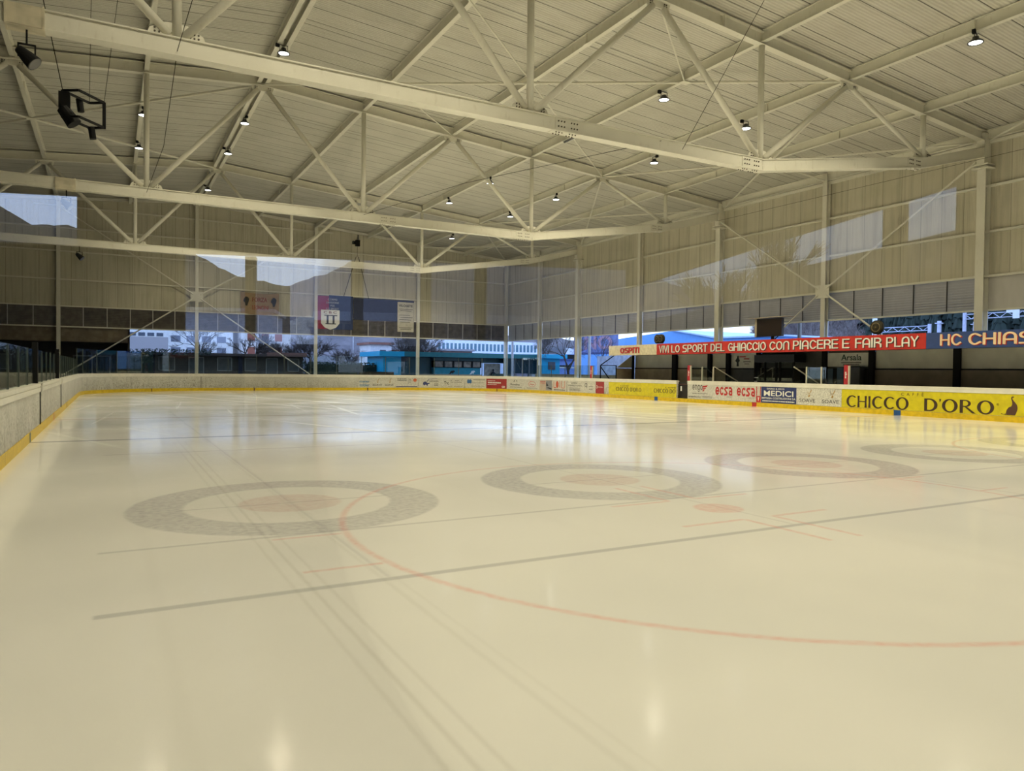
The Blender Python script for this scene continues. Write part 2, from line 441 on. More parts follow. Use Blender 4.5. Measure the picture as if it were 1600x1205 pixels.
def stroke_text(text, height, th, gap=0.20, space=0.42):
    """returns faces in 2-D (list of polygons) and the width"""
    polys = []; x = 0.0
    for ch in text:
        if ch == ' ': x += space * height; continue
        w, lines = GL[ch]
        for ln in lines:
            pts = [Vector((x + a * height, b * height)) for a, b in ln]
            closed = (pts[0] - pts[-1]).length < 1e-6
            if closed: pts = pts[:-1]
            n = len(pts); L_, R_ = [], []
            for i in range(n):
                if closed: a, b = pts[i - 1], pts[(i + 1) % n]
                else: a, b = pts[max(0, i - 1)], pts[min(n - 1, i + 1)]
                d1 = (pts[i] - a); d2 = (b - pts[i])
                d1 = d1.normalized() if d1.length > 1e-9 else d2.normalized()
                d2 = d2.normalized() if d2.length > 1e-9 else d1
                t = (d1 + d2); t = t.normalized() if t.length > 1e-6 else d1
                nrm = Vector((-t.y, t.x)); k = 1.0 / max(0.55, nrm.dot(Vector((-d1.y, d1.x))))
                e = Vector((0, 0))
                if not closed and i == 0: e = -d2 * (th * 0.5)
                if not closed and i == n - 1: e = d1 * (th * 0.5)
                L_.append(pts[i] + nrm * (th / 2 * k) + e); R_.append(pts[i] - nrm * (th / 2 * k) + e)
            m = n if closed else n - 1
            for i in range(m):
                j = (i + 1) % n
                polys.append([tuple(R_[i]), tuple(R_[j]), tuple(L_[j]), tuple(L_[i])])
        x += (w + gap) * height + th * 0.6
    return polys, x - gap * height
def strip(out, inn):
    return [[out[i], out[i + 1], inn[i + 1], inn[i]] for i in range(len(out) - 1)]
def roman_text(text, H):
    """contrasting capitals for the big yellow advert"""
    P = []; x = 0.0; sw = .20
    for ch in text:
        q_ = []
        if ch == 'O':
            q_ = strip(arc(.5, .5, .5, .52, 0, 360, 32), arc(.5, .5, .285, .43, 0, 360, 32)); w = 1.0
        elif ch == 'C':
            q_ = strip(arc(.5, .5, .5, .52, 42, 318, 26), arc(.52, .5, .30, .42, 50, 310, 26)); w = .86
        elif ch == 'I': q_ = [[(0, 0), (sw, 0), (sw * .85, .5), (sw, 1), (0, 1), (sw * .15, .5)]]; w = sw
        elif ch == 'H':
            q_ = [[(0, 0), (sw, 0), (sw * .85, .5), (sw, 1), (0, 1), (sw * .15, .5)], [(.62, 0), (.62 + sw, 0), (.62 + sw * .85, .5), (.62 + sw, 1), (.62, 1), (.62 + sw * .15, .5)], [(sw * .8, .47), (.66, .47), (.66, .56), (sw * .8, .56)]]; w = .62 + sw
        elif ch == 'D':
            q_ = [[(0, 0), (sw, 0), (sw, 1), (0, 1)]] + strip([(sw, 1), (.36, 1)] + arc(.36, .5, .52, .5, 90, -90, 18) + [(sw, 0)], [(sw, .90), (.34, .90)] + arc(.34, .5, .32, .40, 90, -90, 18) + [(sw, .10)]); w = .86
        elif ch == "'": q_ = [[(0, 1.0), (.13, 1.0), (.10, .84), (.03, .74)]]; w = .06
        elif ch == 'R':
            q_ = [[(0, 0), (sw, 0), (sw, 1), (0, 1)]] + strip([(sw, 1), (.34, 1)] + arc(.34, .735, .34, .265, 90, -90, 12) + [(sw, .47)], [(sw, .93), (.32, .93)] + arc(.32, .735, .19, .195, 90, -90, 12) + [(sw, .54)]) + [[(.28, .49), (.46, .47), (.98, 0), (.76, 0)]]; w = .92
        elif ch == ' ': w = .30
        for p in q_: P.append([(x + a * H, b * H) for a, b in p])
        x += (w + .12) * H
    return P, x - .12 * H
FONTC = {}
def font_text(text, H, bold=0.0, fit=None):
    """built-in font flattened to triangles; cap height = H"""
    cu = bpy.data.curves.new('t', 'FONT'); cu.body = text; cu.size = H / 0.73; cu.offset = bold * H
    cu.resolution_u = 3
    o = bpy.data.objects.new('t', cu); C.objects.link(o)
    me = bpy.data.meshes.new_from_object(o.evaluated_get(bpy.context.evaluated_depsgraph_get()))
    P = [[(me.vertices[i].co.x, me.vertices[i].co.y) for i in p.vertices] for p in me.polygons]
    bpy.data.objects.remove(o); bpy.data.curves.remove(cu); bpy.data.meshes.remove(me)
    xs = [v[0] for p in P for v in p] or [0]
    a, b = min(xs), max(xs); k = (fit / (b - a)) if fit else 1.0
    return [[((x - a) * k, y) for x, y in p] for p in P], (b - a) * k
def place_polys(polys, fn, name, mat, parent, thick=0.0):
    """fn(u, v, d) -> 3-D, d = distance off the surface"""
    m = MB()
    for i_, p in enumerate(polys):
        a = [fn(u, v, thick + (i_ % 37) * 6e-5) for u, v in p]
        m.quadmesh(a, [tuple(range(len(a)))])
        if thick:
            b = [fn(u, v, 0.0) for u, v in p]; n = len(p)
            m.quadmesh(a + b, [(i, (i + 1) % n, n + (i + 1) % n, n + i) for i in range(n)])
    me_ = bpy.data.meshes.new(name); me_.from_pydata(m.v, [], m.f); me_.materials.append(mat)
    o = bpy.data.objects.new(name, me_); C.objects.link(o); o.parent = parent
    return o

# ------------------------------------------------------------------ rink outline  s -> point, inward normal
Q = PI / 2 * RR
def path(s):
    if s < 43: return RX0, 5 + s, 1, 0
    s -= 43
    if s < Q: a = s / RR; return RX0 + RR - RR * math.cos(a), 48 + RR * math.sin(a), math.cos(a), -math.sin(a)
    s -= Q
    if s < 13: return RX0 + RR + s, RY1, 0, -1
    s -= 13
    if s < Q: a = s / RR; return RX1 - RR + RR * math.sin(a), 48 + RR * math.cos(a), -math.sin(a), -math.cos(a)
    s -= Q
    if s < 43: return RX1, 48 - s, -1, 0
    s -= 43
    if s < Q: a = s / RR; return RX1 - RR + RR * math.cos(a), 5 - RR * math.sin(a), -math.cos(a), math.sin(a)
    s -= Q
    if s < 13: return RX1 - RR - s, RY0, 0, 1
    s -= 13
    a = s / RR; return RX0 + RR - RR * math.sin(a), 5 - RR * math.cos(a), math.sin(a), math.cos(a)
def on_path(s, d, z):
    x, y, nx, ny = path(s); return (x + nx * d, y + ny * d, z)
def ss(s0, s1, step=0.5):
    n = max(1, int(math.ceil((s1 - s0) / step))); return [s0 + (s1 - s0) * i / n for i in range(n + 1)]
def sweep(m, s0, s1, d0, d1, z0, z1, step=0.6):
    pts = ss(s0, s1, step)
    if all(path(s)[2:] == path(s0)[2:] for s in pts): pts = [s0, s1]
    vs = []
    for s in pts: vs += [on_path(s, d0, z0), on_path(s, d1, z0), on_path(s, d1, z1), on_path(s, d0, z1)]
    fs = [(0, 1, 2, 3), tuple(4 * (len(pts) - 1) + i for i in (3, 2, 1, 0))]
    for k in range(len(pts) - 1):
        for i in range(4):
            j = (i + 1) % 4; fs.append((4 * k + i, 4 * k + j, 4 * k + 4 + j, 4 * k + 4 + i))
    m.quadmesh(vs, fs)

# ------------------------------------------------------------------ ground, ice, roof, walls
ASPH = plain('asphalt', (0.16, 0.16, 0.165), 0.9, var=0.2, scale=1.5)
RUBB = plain('rubber_floor', (0.075, 0.072, 0.068), 0.8, var=0.2)
m = MB()
m.quadmesh([(-150, -60, -0.06), (260, -60, -0.06), (260, 300, -0.06), (-150, 300, -0.06)], [(0, 1, 2, 3)])
struct(m.add('ground', ASPH))
m = MB()
m.box((XL, YN, -0.05), (XW, YW, -0.02))
struct(m.add('floor', RUBB))
m = MB()
outl = [path(s) for s in ss(0, 43 * 2 + 26 + 4 * Q - 0.01, 0.7)]
m.prism([(x - nx * .02, y - ny * .02) for x, y, nx, ny in outl], 'z', -0.018, 0.0)
ice = m.add('ice_surface', ICE)
tag(ice, 'pale cream ice sheet with faint grey and red painted rings', 'ice rink')

m = MB()
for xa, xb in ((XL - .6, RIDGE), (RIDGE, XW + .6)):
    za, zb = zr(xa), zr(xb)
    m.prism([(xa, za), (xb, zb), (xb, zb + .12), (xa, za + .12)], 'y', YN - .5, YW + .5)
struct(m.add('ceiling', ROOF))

def wall_y(name, x, y0, y1, z0, z1, mat, t=0.10):
    m = MB(); m.box((x, y0, z0), (x + t, y1, z1)); return struct(m.add(name, mat))
XC = XW + 0.22                                           # plane of the sheets behind the columns
wall_y('wall_right', XC, YN, YW + .3, 5.98, zr(XW) + .1, CLADY)
m = MB()
zt = zr(XL)
m.prism([(XL, 5.98), (XC, 5.98), (XC, zr(XC)), (RIDGE, zr(RIDGE)), (XL, zt)], 'y', YW + .2, YW + .3)
struct(m.add('wall_back', CLADX))
m = MB(); m.box((XL - .1, YN, 6.9), (XL, YW + .3, zt)); struct(m.add('wall_left', CLADY))
m = MB()
m.prism([(XL, 4.2), (XC, 4.2), (XC, zr(XC)), (RIDGE, zr(RIDGE)), (XL, zt)], 'y', YN - .1, YN); m.box((-8.4, YN - .1, -.05), (XC, YN, 4.2))
m.box((XL, YN - .1, -.05), (-8.4, YN, 3.15)); m.box((-9.83, YN - .1, 3.15), (-9.4, YN, 4.2))
struct(m.add('wall_front', REFDARK))
# unseen dark slab, added to keep the lit roof out of the glass reflections
m = MB(); m.box((XL, YN, 6.5), (-5.0, 13.0, 6.6)); struct(m.add('ceiling_blocker', REFDARK))
# closed lower part of the end wall, left of the opening
m = MB(); m.box((XL, YW + .2, 3.45), (1.26, YW + .35, 4.5))
struct(m.add('trim_1', plain('brown_concrete', (0.20, 0.165, 0.12), 0.8, var=.2)))
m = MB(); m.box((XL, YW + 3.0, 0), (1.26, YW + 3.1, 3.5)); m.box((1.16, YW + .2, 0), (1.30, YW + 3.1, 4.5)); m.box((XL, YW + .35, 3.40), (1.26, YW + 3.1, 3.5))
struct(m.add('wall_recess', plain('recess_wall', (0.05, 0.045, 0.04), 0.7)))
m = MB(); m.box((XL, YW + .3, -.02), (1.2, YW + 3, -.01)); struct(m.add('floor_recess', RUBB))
# glazed door in the dark recess
dr = empty('glazed_door', 'dark glazed double door in the recess left of the far opening', 'door')
m = MB()
for x in (-2.4, -1.2, 0.0): m.box((x - .05, YW + 2.88, 0), (x + .05, YW + 2.97, 2.5))
m.box((-2.4, YW + 2.88, 2.4), (0, YW + 2.97, 2.5)); m.add('frame', GREY, dr)
m = MB(); m.box((-2.35, YW + 2.92, 0), (-.05, YW + 2.94, 2.4)); m.add('pane', plain('dark_pane', (.03, .035, .045), .1), dr)

# girts (horizontal rails) on the right and end wall
tn = 2
for z, h in ((5.97, .10), (7.88, .09), (9.84, .09), (11.72, .14)):
    m = MB(); m.box((XC - .14, YN, z - h / 2), (XC, YW + .2, z + h / 2)); struct(m.add('trim_%d' % tn, STEEL)); tn += 1
m = MB(); m.box((XC - .10, YN, 4.46), (XC, YW + .2, 4.54)); struct(m.add('trim_%d' % tn, STEEL)); tn += 1
for z in (4.5, 5.97, 7.88, 9.9, 11.55, 13.1):
    hw = min(XW, RIDGE + (14.0 - z) / .085 * 1.0) if z > 11.8 else XW
    xa = XL if z < 11.8 else max(XL, RIDGE - (hw - RIDGE))
    m = MB(); m.box((xa, YW + .06, z - .045), (hw, YW + .2, z + .045)); struct(m.add('trim_%d' % tn, STEEL)); tn += 1
for xa, xb in ((XL, RIDGE), (RIDGE, XW)):                # raking rail under the roof sheets at the end wall
    m = MB(); m.beam((xa, YW + .1, zr(xa) - .15), (xb, YW + .1, zr(xb) - .15), .16, .2); struct(m.add('trim_%d' % tn, STEEL)); tn += 1

# ------------------------------------------------------------------ columns
COLY = [2.45, 10.3, 18.15, 26.1, 33.75, 41.5, 49.3, 55.35, 61.6]
def hsec(m, x, y, z0, z1, w, d, ax):
    t = .03
    if ax == 'x':     # web across x (flanges face the hall along x)
        m.box((x - d / 2, y - w / 2, z0), (x - d / 2 + t, y + w / 2, z1)); m.box((x + d / 2 - t, y - w / 2, z0), (x + d / 2, y + w / 2, z1))
        m.box((x - d / 2 + t, y - t / 2, z0), (x + d / 2 - t, y + t / 2, z1))
    else:
        m.box((x - w / 2, y - d / 2, z0), (x + w / 2, y - d / 2 + t, z1)); m.box((x - w / 2, y + d / 2 - t, z0), (x + w / 2, y + d / 2, z1))
        m.box((x - t / 2, y - d / 2 + t, z0), (x + t / 2, y + d / 2 - t, z1))
RC = ['', 'beside the near end of the right side', 'nearest full height steel column of the right side wall, under a truss end',
      'slimmer steel column of the right side wall holding a cross brace gusset, behind the red fascia',
      'steel column carrying the second truss, behind the red fascia left of the hanging screen',
      'slim steel column rising behind the red fascia between the second and third truss ends',
      'steel column carrying the third truss, just left of the cream guest box fascia',
      'slim steel column between the far corner and the column of the third truss', 'steel corner column where the right wall meets the end wall']
for i, y in enumerate(COLY):
    if i < 2: continue
    truss = i in (2, 4, 6)
    t = empty('steel_column', RC[i], 'column', 'steel columns of the right wall')
    m = MB()
    hsec(m, XW, y, -.02, 10.55 if truss else zr(XW) - .05, .36 if truss else .26, .42 if truss else .30, 'x'); m.add('shaft', STEEL, t)
    m = MB(); m.box((XW - .3, y - .28, -.02), (XW + .25, y + .28, .02)); m.add('base_plate', STEEL, t)
    if truss:
        m = MB(); m.box((XW - .36, y - .34, 10.55), (XW + .22, y + .34, 10.60)); m.box((XW - .34, y - .32, 10.70), (XW + .22, y + .32, 10.75))
        m.box((XW - .20, y - .16, 10.60), (XW + .16, y + .16, 10.70)); m.add('head_plate', STEEL, t)
        m = MB(); m.box((XW - .30, y - .16, 10.75), (XW + .20, y + .16, zc(XW) + .35)); m.add('column_head', STEEL, t)
    elif i == 3:
        m = MB(); m.box((XW - .20, y - .42, 5.65), (XW - .17, y + .42, 6.35)); m.add('gusset_plate', STEEL, t)
BC = {-21.4: None, -12.3: None, -3.23: 'slim steel column of the end wall standing before the dark recess', 5.88: 'slim steel column of the end wall with the cross brace gusset, above the grey hut',
      15.03: 'slim steel column of the end wall left of the striped crest banner', 24.1: 'slim steel column of the end wall right of the white cloth poster'}
for x, lab in BC.items():
    if lab is None: continue
    t = empty('steel_column', lab, 'column', 'steel columns of the end wall')
    m = MB(); hsec(m, x, YW - .04, -.02, zr(x) - .05, .24, .24, 'y'); m.add('shaft', STEEL, t)
    m = MB(); m.box((x - .2, YW - .2, -.02), (x + .2, YW + .16, .02)); m.add('base_plate', STEEL, t)
    if x == 5.88:
        m = MB(); m.box((x - .45, YW - .20, 6.75), (x + .45, YW - .17, 7.5)); m.add('gusset_plate', STEEL, t)
# wall bracing
def brace(name, lab, p, q, r=.05, cat='brace', mat=None, group='wall braces'):
    m = MB(); m.tube(p, q, r, 8); o = m.add(name, mat or STEEL); return tag(o, lab, cat, group)
xb = XW - .2
for (p, q_, lab) in (((18.4, 10.9), (25.85, 6.15), 'upper diagonal brace from the nearest column head down to the right wall gusset'),
                     ((33.5, 10.9), (26.35, 6.15), 'upper diagonal brace from the second truss column down to the right wall gusset'),
                     ((18.4, .6), (25.85, 5.85), 'lower diagonal brace running from the right wall gusset towards the blue fascia'),
                     ((33.5, .6), (26.35, 5.85), 'lower diagonal brace running from the right wall gusset behind the hanging screen')):
    brace('diagonal_brace', lab, (xb, p[0], p[1]), (xb, q_[0], q_[1]))
for (p, q_, lab) in (((-3.0, 12.9), (5.6, 7.3), 'upper left arm of the cross brace on the end wall'), ((14.8, 12.6), (6.15, 7.3), 'upper right arm of the cross brace on the end wall'),
                     ((-3.0, 1.0), (5.6, 6.95), 'lower left arm of the cross brace, crossing the dark recess'), ((14.8, 1.0), (6.15, 6.95), 'lower right arm of the cross brace, crossing in front of the grey hut')):
    brace('diagonal_brace', lab, (p[0], YW - .2, p[1]), (q_[0], YW - .2, q_[1]))

# ------------------------------------------------------------------ louvre bands
def louvre(a, b, axis, lab):
    t = empty('louvre_panel', lab, 'louvre', 'louvre panels under the wall sheets')
    m = MB(); z = 4.55; f0 = XC if axis == 'y' else YW + .10
    while z < 5.86:                                      # blades leaning inwards at the top, overlapping like the real ones
        vs = [(f0 + .10, z), (f0 + .085, z), (f0, z + .135), (f0 + .015, z + .135)]
        if axis == 'y': w8 = [(u, a, v) for u, v in vs] + [(u, b, v) for u, v in vs]
        else: w8 = [(a, u, v) for u, v in vs] + [(b, u, v) for u, v in vs]
        m.quadmesh(w8, [(3, 2, 1, 0), (4, 5, 6, 7), (0, 1, 5, 4), (1, 2, 6, 5), (2, 3, 7, 6), (3, 0, 4, 7)])
        if axis == 'y': m.box((f0 - .022, a, z + .112), (f0 + .006, b, z + .135))
        else: m.box((a, f0 - .022, z + .112), (b, f0 + .006, z + .135))
        z += .118
    m.add('slats', LOUV if axis == 'y' else LOUVB, t)
    n = max(1, round((b - a) / 1.55))
    for k in range(n + 1):
        v = a + (b - a) * k / n
        mm = MB()
        if axis == 'y': mm.box((XC - .045, v - .025, 4.54), (XC - .023, v + .025, 5.92))
        else: mm.box((v - .025, YW + .055, 4.54), (v + .025, YW + .077, 5.92))
        mm.add('mullion', LOUVD if axis == 'y' else LOUV, t)
for i in range(2, 8):
    louvre(COLY[i] + .02, COLY[i + 1] - .02, 'y', 'grey louvre panel of the right wall, %s bay counted from the near column' % ORD[i - 2])
bx = [-12.3, -3.23, 5.88, 15.03, 24.1, 33.0]
for i in range(5):
    louvre(bx[i] + .02, bx[i + 1] - .02, 'x', 'grey brown louvre panel of the end wall, %s' % ['at its far left end', 'above the dark recess', 'above the grey hut', 'behind the crest banner', 'beside the right corner column'][i])
# near bays of the right wall outside the picture keep the light even
m = MB(); m.box((XC, YN, 4.5), (XC + .05, COLY[2], 5.98)); struct(m.add('trim_%d' % tn, LOUV)); tn += 1

# ------------------------------------------------------------------ trusses
BOTZ = 8.78
def bz(u):
    a = abs(u)
    return BOTZ if a <= 1.5 else BOTZ + (a - 1.5) * 1.42 if a <= 2.5 else BOTZ + 1.42 + (a - 2.5) * 2.3
def plate_with_bolts(m, x, y, z, w, h, ang=0.0, nx=3, nz=2):
    c_, s_ = math.cos(ang), math.sin(ang)
    for i in range(nx):
        for k in range(nz):
            u = (-.5 + (i + .5) / nx) * w; v = (-.5 + (k + .5) / nz) * h
            px, pz = x + u * c_ - v * s_, z + u * s_ + v * c_
            m.tube((px, y, pz), (px, y - .025, pz), .022, 6)
BOLT = plain('bolt_heads', (.10, .085, .06), .5)
TL = {0: 'white steel roof truss almost overhead, only its end seen above the right wall',
      1: 'largest white steel roof truss, nearest to the camera, crossing the whole top of the view',
      2: 'middle white steel roof truss between the nearest and the farthest truss',
      3: 'farthest white steel roof truss, hanging before the end wall'}
for ti, ty in enumerate(TY):
    if ti == 0: continue
    t = empty('roof_truss', TL[ti], 'roof truss', 'steel roof trusses')
    for sg, umax in ((1, 3.0), (-1, 2.6)):
        xe = RIDGE + sg * umax * PAN
        m = MB(); m.ibeam((RIDGE, ty, zc(RIDGE) + .22), (xe, ty, zc(xe) + .22), .26, .44, .03, .03)
        m.add('top_chord', STEEL, t)
        m = MB()
        us = [0, 1.5, 2.5, 3.0] if sg > 0 else [0, 1.5, 2.5]
        for a, b in zip(us[:-1], us[1:]):
            A_, B_ = Vector((RIDGE + sg * a * PAN, ty, bz(a))), Vector((RIDGE + sg * b * PAN, ty, bz(b)))
            m.beam(A_, B_, .26, .36)
            for dz in (-.19, .19): m.beam(A_ + Vector((0, 0, dz)), B_ + Vector((0, 0, dz)), .34, .03)
        m.add('bottom_chord', STEEL, t)
    zb_ = BOTZ + .20
    ns = (-2.5, -1.5, -.5, .5, 1.5, 2.5)
    for u in ns:
        x = RIDGE + u * PAN
        if x < -14: continue
        m = MB(); m.tube((x, ty, bz(u) + .2), (x, ty, zc(x)), .105, 14); m.add('vertical_strut', STEEL, t, True)
        for w in (math.floor(u), math.ceil(u)):
            if abs(w) == 3: continue
            xt = RIDGE + w * PAN
            p = Vector((x + (.16 if w > u else -.16), ty, bz(u) + .28)); q_ = Vector((xt + (-.20 if w > u else .20), ty, zc(xt) - .18))
            m = MB(); m.tube(p, q_, .10 if abs(u) < 2 else .085, 14); m.add('diagonal_strut', STEEL, t, True)
        g = MB(); bzz = bz(u) + .2
        g.prism([(x - .62, bzz - .02), (x + .62, bzz - .02), (x + .55, bzz + .16), (x + .22, bzz + .34), (x - .22, bzz + .34), (x - .55, bzz + .16)], 'y', ty - .02, ty + .02)
        g.paint(BOLT); plate_with_bolts(g, x - .36, ty - .02, bzz + .13, .26, .17, 0.0); plate_with_bolts(g, x + .36, ty - .02, bzz + .13, .26, .17, 0.0)
        g.add('gusset_plate', STEEL, t)
    for w in (-2, -1, 0, 1, 2):
        x = RIDGE + w * PAN
        if x < -14: continue
        g = MB(); z_ = zc(x)
        g.prism([(x - .5, z_ + .02), (x + .5, z_ + .02), (x + .42, z_ - .22), (x - .42, z_ - .22)], 'y', ty - .02, ty + .02)
        g.paint(BOLT); plate_with_bolts(g, x - .28, ty - .02, z_ - .11, .16, .14, 0, 2, 2); plate_with_bolts(g, x + .28, ty - .02, z_ - .11, .16, .14, 0, 2, 2)
        g.add('gusset_plate', STEEL, t)
    for u in (.63, 1.44, 2.42):
        x = RIDGE + u * PAN; z_ = bz(u)
        g = MB(); g.box((x - .42, ty - .150, z_ - .17), (x + .42, ty - .131, z_ + .17)); g.box((x - .52, ty - .14, z_ - .215), (x + .42, ty + .14, z_ - .20))
        b = g.paint(BOLT)
        for du in (-.22, .22): plate_with_bolts(b, x + du, ty - .150, z_, .30, .30, 0, 3, 2)
        for du in (-.26, .20):
            for i in range(3):
                for dy in (-.09, .09): b.tube((x + du + (i - 1) * .1, ty + dy, z_ - .215), (x + du + (i - 1) * .1, ty + dy, z_ - .24), .02, 6)
        g.add('splice_plate', STEEL, t)
    for u in (1.3,):                                     # stiffener ribs of the top chord splice
        x = RIDGE + u * PAN
        m = MB(); m.box((x - .03, ty - .14, zc(x) + .02), (x + .03, ty + .14, zc(x) + .44)); m.add('stiffener', STEEL, t)

# ------------------------------------------------------------------ longitudinal roof beams
def rb(u, x, lab):
    t = empty('roof_beam', lab, 'roof beam', 'longitudinal roof beams')
    zz = zc(x) + .10
    m = MB(); m.ibeam((x, YN, zz + .20), (x, YW + .2, zz + .20), .18, .40, .022, .02); m.add('beam', STEEL, t)
    for j, y in enumerate((7.0, 13.6, 22.0, 29.6, 37.6, 45.4, 53.0)):
        m = MB(); m.box((x - .085, y - .012, zz + .02), (x + .085, y + .012, zz + .38)); m.box((x - .12, y - .10, zz - .004), (x + .12, y + .10, zz)); m.add('stiffener', STEEL, t)
rb(0, RIDGE - .17, 'left beam of the pair running under the roof ridge')
rb(0, RIDGE + .17, 'right beam of the pair running under the roof ridge')
for k in range(1, 6):
    rb(k * .5, RIDGE + k * .5 * PAN, 'white steel roof beam on the right roof slope, %s one counted from the ridge' % ORD[k - 1])
    if k < 5: rb(-k * .5, RIDGE - k * .5 * PAN, 'white steel roof beam on the left roof slope, %s one counted from the ridge' % ORD[k - 1])
t = empty('eaves_beam', 'white steel eaves beam along the top of the right wall', 'roof beam')
m = MB(); m.ibeam((XW, YN, zc(XW) + .30), (XW, YW, zc(XW) + .30), .2, .4); m.add('beam', STEEL, t)

# ------------------------------------------------------------------ roof bracing rods
def P3(u, y, dz=.07): x = RIDGE + u * PAN; return (x, y, zc(x) + dz)
T1, T2, T3, T4 = TY[1], TY[2], TY[3], YW
rods = [(P3(2, T1), P3(0, T2), .055, 'long brace from the ridge of the middle truss down to the nearest truss, right slope'),
        (P3(0, T1), P3(2, T2), .035, 'crossing brace from the ridge of the nearest truss to the middle truss, right slope'),
        (P3(1, T1), P3(1.5, 22.0), .03, 'short rod from the nearest truss to the long brace, right slope'),
        (P3(1, T2), P3(.5, 29.9), .03, 'short rod from the middle truss to the long brace, right slope'),
        (P3(3, T1), P3(2, T2), .05, 'edge brace from the end of the nearest truss to the middle truss'),
        (P3(3, T2), P3(2, T1), .05, 'edge brace from the end of the middle truss back to the nearest truss'),
        (P3(3, 26.1), P3(2.5, 26.1), .05, 'short strut from the eaves to the crossing of the edge braces'),
        (P3(3, T2), P3(2, T3), .05, 'edge brace from the end of the middle truss to the farthest truss'),
        (P3(3, T3), P3(2, T2), .05, 'edge brace from the end of the farthest truss back to the middle truss'),
        (P3(3, 41.5), P3(2.5, 41.5), .05, 'short strut from the eaves to the crossing beyond the middle truss'),
        (P3(3, T1), P3(2, TY[0]), .05, 'edge brace from the end of the nearest truss towards the camera side'),
        (P3(0, T2), P3(-2, T3), .06, 'dark looking brace from the ridge of the middle truss, left slope'),
        (P3(0, T3), P3(-2, T2), .06, 'pale brace from the ridge of the farthest truss, left slope'),
        (P3(0, T1), P3(-2, T2), .04, 'thin brace from the ridge of the nearest truss, left slope'),
        (P3(-1.6, T2 - 5), P3(-.55, 22.5), .03, 'thin pale rod beside the lamp near the top left corner'),
        (P3(3, T3), P3(2, T4), .05, 'edge brace from the farthest truss end to the end wall'),
        (P3(3, T4), P3(2, T3), .05, 'edge brace from the far corner to the farthest truss')]
for p, q_, r, lab in rods: brace('bracing_rod', lab, p, q_, r, 'roof brace', None, 'roof bracing')
for u, y in ((1, 26.0), (-1, 41.5), (2.5, 41.5), (2.5, 26.1), (.5, 29.9), (1.5, 22.0)):
    p = P3(u, y, .04); m = MB(); m.box((p[0] - .2, p[1] - .16, p[2] - .01), (p[0] + .2, p[1] + .16, p[2] + .01)); o = m.add('node_plate', STEEL)
    tag(o, 'steel node plate %s' % {(1, 26.0): 'where the long braces of the right slope cross', (-1, 41.5): 'where the left slope braces cross', (2.5, 41.5): 'at the farther edge brace crossing', (2.5, 26.1): 'at the nearer edge brace crossing', (.5, 29.9): 'on the first beam right of the ridge', (1.5, 22.0): 'on the third beam right of the ridge'}[(u, y)], 'steel plate', 'node plates')

# ------------------------------------------------------------------ high bay lamps
def lamp_proto():
    t = empty('high_bay_lamp'); ROOTS.remove(t)
    def add(m, n, mat, sm=False):
        o = m.add(n, mat, t, sm); return o
    m = MB(); m.lathe((0, 0, 0), [(.001, .17), (.09, .17), (.10, .10), (.15, .07), (.23, .0), (.235, -.03), (.20, -.03), (.19, -.005)], 20); add(m, 'reflector', plain('lamp_housing', (.07, .07, .07), .4, .3), True)
    m = MB(); m.lathe((0, 0, 0), [(.001, -.012), (.19, -.012), (.19, -.006), (.001, -.006)], 20); add(m, 'light_disc', LED)
    m = MB(); m.box((-.16, -.012, .02), (-.145, .012, .30)); m.box((.145, -.012, .02), (.16, .012, .30)); m.box((-.16, -.02, .285), (.16, .02, .30)); add(m, 'bracket', plain('lamp_bracket', (.09, .085, .08), .5))
    m = MB(); m.box((-.30, -.05, .20), (-.17, .05, .32)); add(m, 'junction_box', BLACK)
    return t
lp = lamp_proto(); first = True
LY = [-2.0, 7.6, 13.6, 23.2, 29.3, 38.6, 44.5, 54.3]
rows = [(1.36, 'first beam left of the ridge'), (RIDGE, 'ridge beams'), (19.55, 'third beam right of the ridge'), (24.11, 'fourth beam right of the ridge')]
WHO = {13.6: 'nearest in view', 23.2: 'just past the nearest truss', 29.3: 'just before the middle truss', 38.6: 'just past the middle truss', 44.5: 'just before the farthest truss', 54.3: 'nearest the end wall'}
for x, rn in rows:
    for y in LY:
        if x == 1.36 and y > 50: continue
        z = zc(x) - .22
        dn = min(abs(y - ty) for ty in TY)
        ld = bpy.data.lights.new('lamp_light', 'SPOT'); ld.energy = LAMP_POWER * (0.6 if x == 1.36 else 1.0); ld.color = LAMP_COLOR; ld.spot_size = R(136); ld.spot_blend = 0.7
        ld.shadow_soft_size = .18
        lo = bpy.data.objects.new('lamp_light', ld); C.objects.link(lo); lo.location = (x, y, z - .06)
        if (x == 1.36 and y < 20) or (x == RIDGE and y < 29) or (x == 19.55 and y < 23) or (x > 24 and y < 13): continue
        if x == 19.55 and y in (29.3, 54.3): continue
        o = lp if first else dup(lp)
        first = False
        o.location = (x, y, z); o.rotation_euler = (0, 0, (hash((round(x), round(y))) % 7) * .3)
        tag(o, 'lit lamp under the %s, %s' % (rn, WHO.get(y, 'overhead')), 'lamp', 'high bay lamps')
# switched off tube lamp on the third beam
t = empty('tube_lamp', 'switched off fluorescent tube under the third beam right of the ridge', 'lamp')
x = 19.55; z = zc(x)
m = MB(); m.box((x - .04, 28.9, z + .0), (x + .04, 30.6, z + .06)); m.add('housing', GREY, t)
m = MB(); m.tube((x, 28.95, z - .03), (x, 30.55, z - .03), .02, 8); m.add('tube', WHITE, t)
m = MB(); m.box((x - .12, 28.6, z - .06), (x + .1, 28.8, z + .08)); m.add('end_box', BLACK, t)
